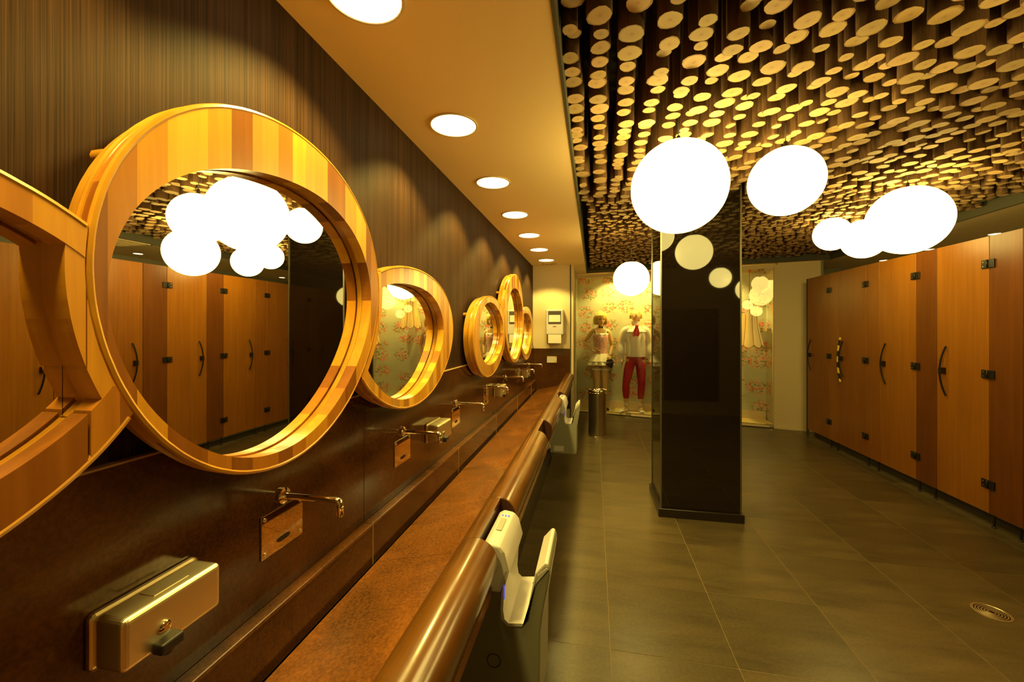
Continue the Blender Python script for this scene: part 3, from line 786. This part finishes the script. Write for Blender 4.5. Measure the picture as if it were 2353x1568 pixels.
g = G(); g.prism([(-.084, .109), (-.03, .109), (-.06, .095), (-.084, .08)], -.0055, -.004, 'y'); g.prism([(.084, .001), (.03, .001), (.05, .025), (.084, .05)], -.0055, -.004, 'y'); g.prism([(.04, .109), (.084, .109), (.084, .06), (.07, .09)], -.0055, -.004, 'y')
g.obj('yellow_swirls', M['yellow'], t)

# bin
t = thing('waste_bin', 'tall round brushed steel bin standing in front of the showcase', 'bin', (.055, 6.52, 0))
G().lathe([(.140, .02), (.140, .67)], 0, 0, 40, caps=True).obj('body', M['can_steel'], t)
G().lathe([(.144, 0), (.146, .008), (.144, .024), (.140, .026)], 0, 0, 40).obj('base_ring', M['chrome'], t)
G().lathe([(.140, .67), (.147, .675), (.148, .685), (.141, .692), (.141, .704), (.148, .712), (.148, .722), (.143, .730), (.115, .728), (.105, .715), (.105, .69)], 0, 0, 40, caps=False).obj('rim', M['chrome'], t)
G().lathe([(.105, .70), (.105, .672)], 0, 0, 30).obj('opening', M['black'], t)
# drain
t = thing('floor_drain', 'round metal floor drain near the cubicle doors', 'drain', (2.30, 2.92, 0))
G().lathe([(.085, -.004), (.085, .003), (.075, .0035), (.073, .001)], 0, 0, 32, caps=False).obj('rim', M['steel'], t)
G().lathe([(.073, .0005), (.073, .0015), (.01, .0018)], 0, 0, 32).obj('cover', M['bronze'], t)
for k in range(5):
    G().lathe([(.014+.012*k, .0018), (.018+.012*k, .0026), (.020+.012*k, .0018)], 0, 0, 28, caps=False).obj('grate_ring', M['steel'], t)
# framed dark picture on the rear wall (seen in the column)
t = thing('framed_picture', 'large dark framed picture on the wall behind the viewpoint, reflected in the column', 'picture', (1.87, Y0, .32))
G().box(-.46, .46, 0, .02, 0, 1.7).obj('canvas', M['black'], t)
g = G(); g.box(-.50, .50, 0, .05, -.04, .03); g.box(-.50, .50, 0, .05, 1.68, 1.75); g.box(-.5, -.43, 0, .05, .03, 1.68); g.box(.43, .5, 0, .05, .03, 1.68); g.obj('frame', M['bronze'], t, .006, 2)

# ---------------------------------------------------------------- showcase lampshades and lights
def shade(x, y, z0, z1, rt, rb, lab):
    t = thing('hanging_lampshade', lab, 'lampshade', (x, y, z0), group='fringed shades in the showcase'); H = z1-z0; N = 8
    for k in range(N):
        g = G(); rings = []; a0 = 2*PI*k/N; a1 = 2*PI*(k+1)/N
        for i in range(11):
            s = i/10; r = rt+(rb-rt)*(1-s)**1.8
            row = []
            for j in range(7):
                q = j/6; a = a0+(a1-a0)*q; bul = 1+.10*math.sin(PI*q)
                edge = .10*math.sin(PI*q) if i in (0,) else 0
                zz = H*s - (.055*math.sin(PI*q) if i == 0 else 0)+(.02*math.sin(PI*q) if i == 10 else 0)
                row.append((r*bul*math.cos(a), r*bul*math.sin(a), zz))
            rings.append(row)
        g.loft(rings, closed=False, caps=False); g.obj('shade_panel', M['shade'], t)
        G().tube([((rt+(rb-rt)*(1-s)**1.8)*1.005*math.cos(a0), (rt+(rb-rt)*(1-s)**1.8)*1.005*math.sin(a0), H*s) for s in [i/10 for i in range(11)]], .006, 6).obj('piping', M['shade_trim'], t)
    g = G()
    for k in range(N):
        pts = []
        for j in range(7):
            q = j/6; a = 2*PI*(k+q)/N; pts.append((rb*(1+.1*math.sin(PI*q))*math.cos(a), rb*(1+.1*math.sin(PI*q))*math.sin(a), -.055*math.sin(PI*q)))
        g.tube(pts, .007, 6)
    g.obj('scalloped_hem', M['shade_trim'], t)
    G().tube([(0, 0, H-.02), (0, 0, ZC-z0)], .004, 6).obj('cord', M['black'], t)
    G().lathe([(rt, H-.012), (rt, H-.006)], 0, 0, 24).obj('top_disc', M['shade'], t)
    G().lathe([(.002, .12), (.035, .15), (.045, .19), (.03, .24), (.02, .27)], 0, 0, 16).obj('bulb', M['disc'], t)
    l = bpy.data.lights.new('bulb_light', 'POINT'); l.energy = LAMP_W; l.color = WARM; l.shadow_soft_size = .05
    o = bpy.data.objects.new('bulb_light', l); C.objects.link(o); o.location = (0, 0, .08); o.parent = t
shade(2.70, yline(2.7)+.235, 1.40, 1.93, .12, .20, 'scalloped yellow lampshade hanging at the right end of the showcase')
shade(1.85, yline(1.85)+.235, 1.74, 2.25, .12, .20, 'scalloped yellow lampshade hidden behind the column, seen in the oval mirror')
for i, (x, lab) in enumerate(((.35, 'round spot light in the showcase ceiling above the two mannequins'), (1.15, 'round spot light in the showcase ceiling hidden by the column'), (2.2, 'round spot light in the showcase ceiling above the lampshades'))):
    t = thing('showcase_spot', lab, 'ceiling light', (x, yline(x)+.09, ZC))
    G().lathe([(.07, 0), (.07, -.006), (.055, -.008), (.05, -.003)], 0, 0, 24, caps=False).obj('trim_ring', M['cream'], t)
    G().lathe([(.05, -.002), (.05, -.004)], 0, 0, 24).obj('lens', M['disc'], t)
    spot('spot', (0, 0, -.03), SHOW_W, 125, .6, t, .05, rot=(math.radians(12), 0, 0))

# ---------------------------------------------------------------- mannequins
def skin_mesh(nodes, edges, sub=2):
    """nodes: {name: (pos, r)}"""
    keys = list(nodes); me = bpy.data.meshes.new('s'); me.from_pydata([nodes[k][0] for k in keys], [(keys.index(a), keys.index(b)) for a, b in edges], [])
    o = bpy.data.objects.new('s', me); C.objects.link(o)
    md = o.modifiers.new('k', 'SKIN'); md.use_smooth_shade = True
    for i, k in enumerate(keys):
        r = nodes[k][1]; r = r if isinstance(r, tuple) else (r, r)
        me.skin_vertices[0].data[i].radius = r; me.skin_vertices[0].data[i].use_root = (i == 0)
    s = o.modifiers.new('u', 'SUBSURF'); s.levels = sub; s.render_levels = sub
    dg = bpy.context.evaluated_depsgraph_get(); e = o.evaluated_get(dg); out = bpy.data.meshes.new_from_object(e)
    bpy.data.objects.remove(o, do_unlink=True); return out
def join_meshes(ms):
    bm = bmesh.new()
    for m_ in ms: bm.from_mesh(m_)
    out = bpy.data.meshes.new('body'); bm.to_mesh(out); bm.free()
    out.materials.clear()
    for p in out.polygons: p.use_smooth = True; p.material_index = 0
    return out
def head_mesh(c, tilt=0, yaw=0, s=1.0):
    bm = bmesh.new(); bmesh.ops.create_uvsphere(bm, u_segments=28, v_segments=20, radius=1)
    for v in bm.verts:
        x, y, z = v.co
        w = .074; d = .094; h = .116
        nz = z
        if z < 0:
            k = 1-.42*(-z)**1.4; x *= k; y = y*k if y > 0 else y*(1-.20*(-z)**1.5)
        if y < 0:
            nose = math.exp(-((x/.20)**2))*math.exp(-(((z+.16)/.20)**2)); y -= .20*nose
            nosb = math.exp(-((x/.13)**2))*math.exp(-(((z-.02)/.25)**2)); y -= .06*nosb
            for sx_ in (-.42, .42): y += .09*math.exp(-(((x-sx_)/.2)**2))*math.exp(-(((z-.03)/.11)**2))
            y -= .05*math.exp(-((x/.26)**2))*math.exp(-(((z+.48)/.08)**2))
            y -= .06*math.exp(-((x/.25)**2))*math.exp(-(((z+.80)/.14)**2))
        for sx_ in (-1, 1):
            e = math.exp(-(((z+.05)/.2)**2))*math.exp(-(((y-.12)/.16)**2)); 
            if x*sx_ > .8: x += sx_*.13*e
        v.co = Vector((x*w, y*d, nz*h))*s
    bmesh.ops.rotate(bm, verts=bm.verts, cent=(0, 0, 0), matrix=Matrix.Rotation(yaw, 3, 'Z') @ Matrix.Rotation(tilt, 3, 'X'))
    bmesh.ops.translate(bm, verts=bm.verts, vec=c)
    me = bpy.data.meshes.new('h'); bm.to_mesh(me); bm.free(); return me
def hand_mesh(w, d, side, curl=.35, palmn=None):
    """w wrist, d direction of the fingers, side vector to the thumb"""
    w = Vector(w); d = Vector(d).normalized(); sd = Vector(side); sd = (sd-d*sd.dot(d)).normalized(); n = d.cross(sd).normalized()
    ms = []
    palm = {'a': (w, (.020, .016)), 'b': (w+d*.045, (.032, .015)), 'c': (w+d*.082, (.034, .013))}
    ms.append(skin_mesh(palm, [('a', 'b'), ('b', 'c')], 1))
    for k, (off, L) in enumerate(((.028, .070), (.010, .078), (-.009, .073), (-.027, .057))):
        b = w+d*.070+sd*off; p1 = w+d*.092+sd*off; dd = (d+n*curl).normalized(); p2 = p1+dd*L*.5; d3 = (d+n*curl*2.6).normalized(); p3 = p2+d3*L*.5
        ms.append(skin_mesh({'a': (b, .0085), 'b': (p1, .0085), 'c': (p2, .0078), 'd': (p3, .0060)}, [('a', 'b'), ('b', 'c'), ('c', 'd')], 1))
    b = w+d*.028+sd*.014; p1 = w+d*.052+sd*.040+n*.006; p2 = p1+(d*.8+sd*.5+n*.3).normalized()*.034; p3 = p2+(d+n*.4).normalized()*.026
    ms.append(skin_mesh({'a': (b, .0115), 'b': (p1, .0105), 'c': (p2, .009), 'd': (p3, .007)}, [('a', 'b'), ('b', 'c'), ('c', 'd')], 1))
    return ms
def ell(cx, cy, z, rx, ry, n=28, ruf=0, nr=9, ph=0): return [(cx+(rx+ruf*math.sin(nr*2*PI*k/n+ph))*math.cos(2*PI*k/n), cy+(ry+ruf*math.sin(nr*2*PI*k/n+ph))*math.sin(2*PI*k/n), z) for k in range(n)]
def face_parts(t, c, yaw, s=1.0):
    R = Matrix.Rotation(yaw, 3, 'Z')
    def at(p): return Vector(c)+R @ (Vector(p)*s)
    for sx_ in (-.030, .030):
        g = G(); q = at((sx_, -.083, .004)); g.loft([[ (q.x+r*1.5*math.cos(2*PI*k/12), q.y+dy, q.z+r*.75*math.sin(2*PI*k/12)) for k in range(12)] for r, dy in ((.009, .004), (.009, -.002), (.004, -.004))]); g.obj('eye', M['eye'], t)
        G().tube([at((sx_-.016, -.086, .020)), at((sx_, -.090, .026)), at((sx_+.016, -.084, .020))], .0025, 6).obj('eyebrow', M['eye'], t)
    g = G(); q = at((0, -.098, -.055)); g.loft([[(q.x+r*math.cos(2*PI*k/12), q.y+dy, q.z+r*.36*math.sin(2*PI*k/12)) for k in range(12)] for r, dy in ((.020, .006), (.018, -.002), (.008, -.004))]); g.obj('lips', M['lips'], t)
def base_disc(t, x=0, y=.0): G().lathe([(.17, 0), (.17, .004), (.16, .006)], x, y, 30).obj('stand_disc', M['soffit'], t)

def female(loc, rz, scale, lab, side=1, cropped=False, bag=True):
    t = thing('mannequin', lab, 'mannequin', loc, rz); t.scale = (scale,)*3
    s = side
    N = {'pelvis': ((0, 0, .93), (.125, .09)), 'waist': ((0, 0, 1.10), (.095, .075)), 'chest': ((0, -.005, 1.28), (.115, .085)), 'neckb': ((0, .01, 1.43), (.055, .05)), 'neck': ((0, .0, 1.50), .040), 'skull': ((0, -.005, 1.58), .045),
         'shl': ((-.15, .01, 1.395), .048), 'ell': ((-.30, .04, 1.20), .033), 'wrl': ((-.16, -.06, 1.06), .023),
         'shr': ((.15, .01, 1.395), .048), 'elr': ((.205, .03, 1.13), .034), 'wrr': ((.155, -.09, .96), .023),
         'hipl': ((-.075, 0, .88), (.088, .088)), 'knl': ((-.055, -.02, .48), .052), 'cal': ((-.055, .01, .33), .050), 'anl': ((-.06, .02, .085), .030), 'tol': ((-.075, -.10, .03), .028),
         'hipr': ((.075, 0, .88), (.088, .088)), 'knr': ((.075, -.05, .48), .052), 'car': ((.08, -.02, .33), .050), 'anr': ((.07, 0.0, .085), .030), 'tor': ((.10, -.12, .03), .028)}
    N = {k: ((v[0][0]*s, v[0][1], v[0][2]), v[1]) for k, v in N.items()}
    E = [('pelvis', 'waist'), ('waist', 'chest'), ('chest', 'neckb'), ('neckb', 'neck'), ('neck', 'skull'), ('neckb', 'shl'), ('shl', 'ell'), ('ell', 'wrl'), ('neckb', 'shr'), ('shr', 'elr'), ('elr', 'wrr'),
         ('pelvis', 'hipl'), ('hipl', 'knl'), ('knl', 'cal'), ('cal', 'anl'), ('anl', 'tol'), ('pelvis', 'hipr'), ('hipr', 'knr'), ('knr', 'car'), ('car', 'anr'), ('anr', 'tor')]
    ms = [skin_mesh(N, E, 2)]
    hc = (0, -.02, 1.605); ms.append(head_mesh(hc, 0, .15*s))
    ms += hand_mesh(N['wrl'][0], (.9*s, -.15, -.25), (0, 0, 1), .25)
    ms += hand_mesh(N['wrr'][0], (-.25*s, -.35, -.75), (-1*s, -.4, 0), .5)
    link('body', join_meshes(ms), M['skin'], t)
    face_parts(t, hc, .15*s)
    # wig
    g = G(); rings = []
    for i in range(15):
        a = i/14*PI*.62; r = math.sin(a); z = 1.605+.015+.140*math.cos(a); rings.append([(.108*r*math.cos(2*PI*k/30)+.002*math.sin(k*2.1), .012+.122*r*math.sin(2*PI*k/30)*(1 if math.sin(2*PI*k/30) > 0 else .80), z-(.0 if math.sin(2*PI*k/30) > -.4 else -.015)) for k in range(30)])
    g.loft(rings[::-1]); g.obj('wig', M['hair'], t)
    g = G()
    for k in range(13):
        a = PI*(-.12+1.24*k/12); x = .094*math.cos(a); y = .012+.092*math.sin(a)
        g.tube([(x, y, 1.66), (x*1.16, y*1.14, 1.60), (x*1.12, y*1.10, 1.545), (x*.95, y*.95, 1.52)], [.030, .030, .024, .010], 8)
    g.obj('hair_locks', M['hair'], t)
    g = G()
    for k in range(9):
        x = -.084+.021*k; y = -.098+6.0*x*x; g.tube([(x*.9, y+.03, 1.72), (x*1.05, y-.016, 1.675), (x*1.08, y-.018, 1.630), (x*1.06, y-.010, 1.618)], [.024, .021, .014, .005], 8)
    g.obj('fringe', M['hair'], t)
    # choker and bow
    G().loft([ell(0, .0, z, .046, .045, 20) for z in (1.470, 1.490)], caps=False).obj('choker', M['black'], t)
    g = G()
    for q in (-1, 1): g.loft([[(q*dx, -.052+.0*dx, 1.478+h*math.sin(2*PI*k/8)) if False else (q*dx, -.052+.006*math.cos(2*PI*k/8), 1.478+h*math.sin(2*PI*k/8)) for k in range(8)] for dx, h in ((.002, .005), (.018, .017), (.034, .020), (.036, .012))])
    g.obj('bow', M['black'], t)
    # corset with pale top edge
    g = G(); g.loft([ell(0, 0, z, rx, ry, 28) for z, rx, ry in ((.985, .138, .102), (1.05, .118, .092), (1.12, .112, .090), (1.20, .124, .100), (1.27, .138, .115), (1.32, .140, .112), (1.345, .132, .10))], caps=False); g.obj('corset', M['pink'], t)
    g = G(); g.loft([ell(0, 0, 1.33, .140, .112, 40, .004, 10), ell(0, 0, 1.355, .143, .112, 40, .006, 10), ell(0, 0, 1.366, .134, .102, 40, .005, 10)], caps=False); g.obj('lace_edge', M['cloth'], t)
    for q in (-1, 1): G().tube([(q*.085, -.10, 1.35), (q*.095, -.07, 1.42), (q*.095, .02, 1.455), (q*.09, .09, 1.36)], .007, 6).obj('strap', M['cloth'], t)
    # two tier skirt
    for z0, z1, r0, r1, rf in ((1.0, .86, .13, .21, .012), (.93, .795, .15, .235, .018)):
        g = G(); g.loft([ell(0, 0, z0+(z1-z0)*q, r0+(r1-r0)*q, (r0+(r1-r0)*q)*.82, 66, rf*q, 11, q) for q in (0, .25, .5, .75, 1)], caps=False); g.obj('skirt_tier', M['tulle'], t)
    for q, kx, ky in ((-1, -.072*s, -.003), (1, .078*s, -.016)):
        g = G(); g.loft([ell(kx*1.0, ky, z, r, r, 20) for z, r in ((.70, .083), (.715, .084), (.73, .085))], caps=False); g.obj('stocking_band', M['cloth'], t)
    # shoes
    for ax, ay, tx, ty in ((-.06*s, .02, -.075*s, -.10), (.07*s, 0, .10*s, -.12)):
        g = G(); dx, dy = tx-ax, ty-ay
        g.loft([[(ax+dx*q+w*math.cos(2*PI*k/14), ay+dy*q, .0+max(0.002, h+h*math.sin(2*PI*k/14))) for k in range(14)] for q, w, h in ((-.35, .020, .030), (0, .030, .034), (.5, .034, .026), (1.0, .036, .022), (1.35, .024, .014))]); g.obj('shoe', M['black'], t)
        G().tube([(ax-.034, ay, .09), (ax, ay-.036, .094), (ax+.034, ay, .09)], .006, 6).obj('ankle_strap', M['black'], t)
    base_disc(t)
    return t, N
def male(loc, rz, scale, lab):
    t = thing('mannequin', lab, 'mannequin', loc, rz); t.scale = (scale,)*3
    N = {'pelvis': ((0, 0, .95), (.13, .10)), 'waist': ((0, 0, 1.10), (.125, .09)), 'chest': ((0, 0, 1.32), (.15, .105)), 'neckb': ((0, .01, 1.48), (.07, .06)), 'neck': ((0, -.0, 1.55), .052), 'skull': ((0, -.01, 1.64), .055),
         'shl': ((-.185, .01, 1.45), .058), 'ell': ((-.235, .03, 1.18), .042), 'wrl': ((-.235, -.02, .95), .028),
         'shr': ((.185, .01, 1.45), .058), 'elr': ((.245, .03, 1.18), .042), 'wrr': ((.25, -.02, .95), .028),
         'hipl': ((-.085, 0, .90), (.095, .095)), 'knl': ((-.165, -.03, .50), .058), 'cal': ((-.165, .0, .35), .056), 'anl': ((-.155, .02, .09), .034), 'tol': ((-.235, -.09, .035), .032),
         'hipr': ((.085, 0, .90), (.095, .095)), 'knr': ((.095, -.05, .50), .058), 'car': ((.09, -.02, .35), .056), 'anr': ((.075, .0, .09), .034), 'tor': ((.085, -.13, .035), .032)}
    E = [('pelvis', 'waist'), ('waist', 'chest'), ('chest', 'neckb'), ('neckb', 'neck'), ('neck', 'skull'), ('neckb', 'shl'), ('shl', 'ell'), ('ell', 'wrl'), ('neckb', 'shr'), ('shr', 'elr'), ('elr', 'wrr'),
         ('pelvis', 'hipl'), ('hipl', 'knl'), ('knl', 'cal'), ('cal', 'anl'), ('anl', 'tol'), ('pelvis', 'hipr'), ('hipr', 'knr'), ('knr', 'car'), ('car', 'anr'), ('anr', 'tor')]
    hc = (0, -.025, 1.665)
    ms = [skin_mesh(N, E, 2), head_mesh(hc, 0, -.45)]
    ms += hand_mesh(N['wrl'][0], (.1, -.15, -1), (0, -1, 0), .25); ms += hand_mesh(N['wrr'][0], (-.05, -.15, -1), (0, -1, 0), .25)
    link('body', join_meshes(ms), M['skin'], t); face_parts(t, hc, -.45)
    # trousers
    gr = lambda k, d: (N[k][0], tuple(x+d for x in N[k][1]) if isinstance(N[k][1], tuple) else N[k][1]+d)
    T = {'p': gr('pelvis', .034), 'wa': ((0, 0, 1.03), (.135, .105)), 'hl': gr('hipl', .012), 'kl': gr('knl', .010), 'cl': gr('cal', .010), 'al': ((-.158, .015, .20), .047), 'hr': gr('hipr', .012), 'kr': gr('knr', .010), 'cr': gr('car', .010), 'ar': ((.079, -.005, .20), .047)}
    link('trousers', skin_mesh(T, [('p', 'wa'), ('p', 'hl'), ('hl', 'kl'), ('kl', 'cl'), ('cl', 'al'), ('p', 'hr'), ('hr', 'kr'), ('kr', 'cr'), ('cr', 'ar')], 2), M['red'], t)
    G().loft([ell(0, 0, z, rx, ry, 32) for z, rx, ry in ((.885, .150, .105), (.93, .156, .116), (.98, .152, .115), (1.03, .146, .112))], caps=False).obj('waistband', M['red'], t)
    # shirt with full sleeves
    for q in (-1, 1):
        S = {'a': ((q*.07, .01, 1.43), .088), 'b': ((q*.13, .01, 1.435), .084), 's': ((q*.19, .01, 1.42), .080), 'e': ((q*.238, .03, 1.20), .062), 'f': ((q*.243, .0, 1.06), .066), 'g': ((q*.243, -.015, 1.00), .052), 'w': ((q*.243, -.02, .97), .034)}
        link('sleeve', skin_mesh(S, [('a', 'b'), ('b', 's'), ('s', 'e'), ('e', 'f'), ('f', 'g'), ('g', 'w')], 2), M['cloth'], t)
    G().loft([ell(0, 0, z, rx, ry, 40, rf, 8) for z, rx, ry, rf in ((.965, .168, .128, .006), (1.0, .172, .130, .007), (1.10, .165, .124, .005), (1.22, .170, .126, .003), (1.32, .176, .128, .001), (1.39, .170, .118, 0), (1.43, .148, .100, 0), (1.465, .110, .08, 0), (1.50, .075, .06, 0))], caps=False).obj('shirt', M['cloth'], t)
    for q in (-1, 1):
        x = q*.243
        G().loft([ell(x, -.02, z, r, r, 20) for z, r in ((.985, .042), (.93, .037), (.88, .040))], caps=False).obj('cuff', M['cloth'], t)
    g = G()
    for z, rx in ((1.490, .135), (1.455, .165)): g.loft([ell(0, 0, z+.022, rx*.55, rx*.42, 60, .002, 12), ell(0, -.005, z-.005, rx*.85, rx*.66, 60, .006, 12), ell(0, -.010, z-.055, rx*1.08, rx*.80, 60, .012, 12)], caps=False)
    g.obj('ruffled_collar', M['cloth'], t)
    G().loft([ell(0, .005, z, r, r, 20) for z, r in ((1.50, .072), (1.56, .066), (1.585, .074))], caps=False).obj('collar_band', M['cloth'], t)
    g = G(); g.loft([[(dx+w*math.cos(2*PI*k/14), -.135-.02*math.sin(PI*q)+.014*math.sin(2*PI*k/14*3), 1.51-.19*q) for k in range(14)] for q, w, dx in ((0, .016, 0), (.2, .030, -.003), (.5, .048, -.008), (.8, .058, -.012), (1, .046, -.018))]); g.obj('cravat', M['cravat'], t)
    G().tube([(-.02, -.14, 1.50), (0, -.155, 1.505), (.02, -.14, 1.50)], .018, 8).obj('cravat_knot', M['cravat'], t)
    G().box(-.035, .035, -.150, -.138, 1.30, 1.325).obj('shirt_ruffle', M['cloth'], t, .004, 1)
    # wig with side curls and black ribbon
    g = G(); rings = []
    for i in range(14):
        a = i/13*PI*.58; r = math.sin(a); rings.append([(.096*r*math.cos(2*PI*k/28), -.005+.118*r*math.sin(2*PI*k/28)*(1 if math.sin(2*PI*k/28) > 0 else .72), 1.69+.112*math.cos(a)) for k in range(28)])
    g.loft(rings[::-1]); g.obj('wig', M['hair'], t)
    for q in (-1, 1):
        for z in (1.645, 1.675): G().tube([(q*.088, -.045, z), (q*.094, 0, z+.003), (q*.088, .05, z)], .019, 10).obj('side_curl', M['hair'], t)
    G().tube([(.02, .09, 1.66), (.04, .115, 1.60), (.045, .11, 1.53)], [.03, .024, .010], 8).obj('queue', M['hair'], t)
    g = G(); g.tube([(.02, .115, 1.60), (.085, .10, 1.615), (.08, .10, 1.585), (.04, .12, 1.60)], .012, 8); g.obj('ribbon', M['black'], t)
    for (ax, ay), (tx, ty) in (((-.155, .02), (-.27, -.11)), ((.075, 0), (.088, -.16))):
        G().loft([ell(ax, ay, z, r, r, 18) for z, r in ((.05, .042), (.12, .038), (.22, .044))], caps=False).obj('sock', M['cloth'], t)
        d = Vector((tx-ax, ty-ay, 0)).normalized(); nn = Vector((-d.y, d.x, 0)); g = G(); L = Vector((tx-ax, ty-ay, 0)).length
        g.loft([[Vector((ax, ay, 0))+d*L*q+nn*w*math.cos(2*PI*k/14)+Vector((0, 0, max(.002, h+h*math.sin(2*PI*k/14)))) for k in range(14)] for q, w, h in ((-.35, .026, .034), (-.1, .038, .040), (.4, .041, .032), (.85, .042, .025), (1.15, .026, .016))]); g.obj('shoe', M['cloth'], t)
    base_disc(t)
    return t
fm, FN = female((.135, yline(.135)+.21, .06), .08, 1.12, 'female mannequin in a pink corset and white ruffled skirt, hand on hip')
male((.80, yline(.8)+.20, .06), .05, 1.115, 'male mannequin in a white ruffled shirt, red cravat and crimson breeches')
fm2, _ = female((1.42, yline(1.42)+.21, .06), -.35, 1.10, 'mannequin in pink hidden behind the column, seen in the oval mirror', 1)
bg = thing('clutch_bag', 'small black clutch bag in the female mannequin\'s hand', 'bag', (.135+.150*1.12, yline(.135)+.21-.165*1.12, .06+.80*1.12), .3)
g = G(); g.prism([(-.075, .015), (.045, -.06), (.085, .06), (.04, .13), (-.055, .115)], -.022, .022, 'y'); g.obj('pouch', M['black'], bg, .008, 2)
g = G()
for k in range(5): g.tube([(-.05+.028*k, -.024, .10-.01*k), (-.045+.028*k, -.030, .03), (-.035+.028*k, -.024, -.03+.008*k)], .006, 6)
g.obj('pleats', M['eye'], bg)
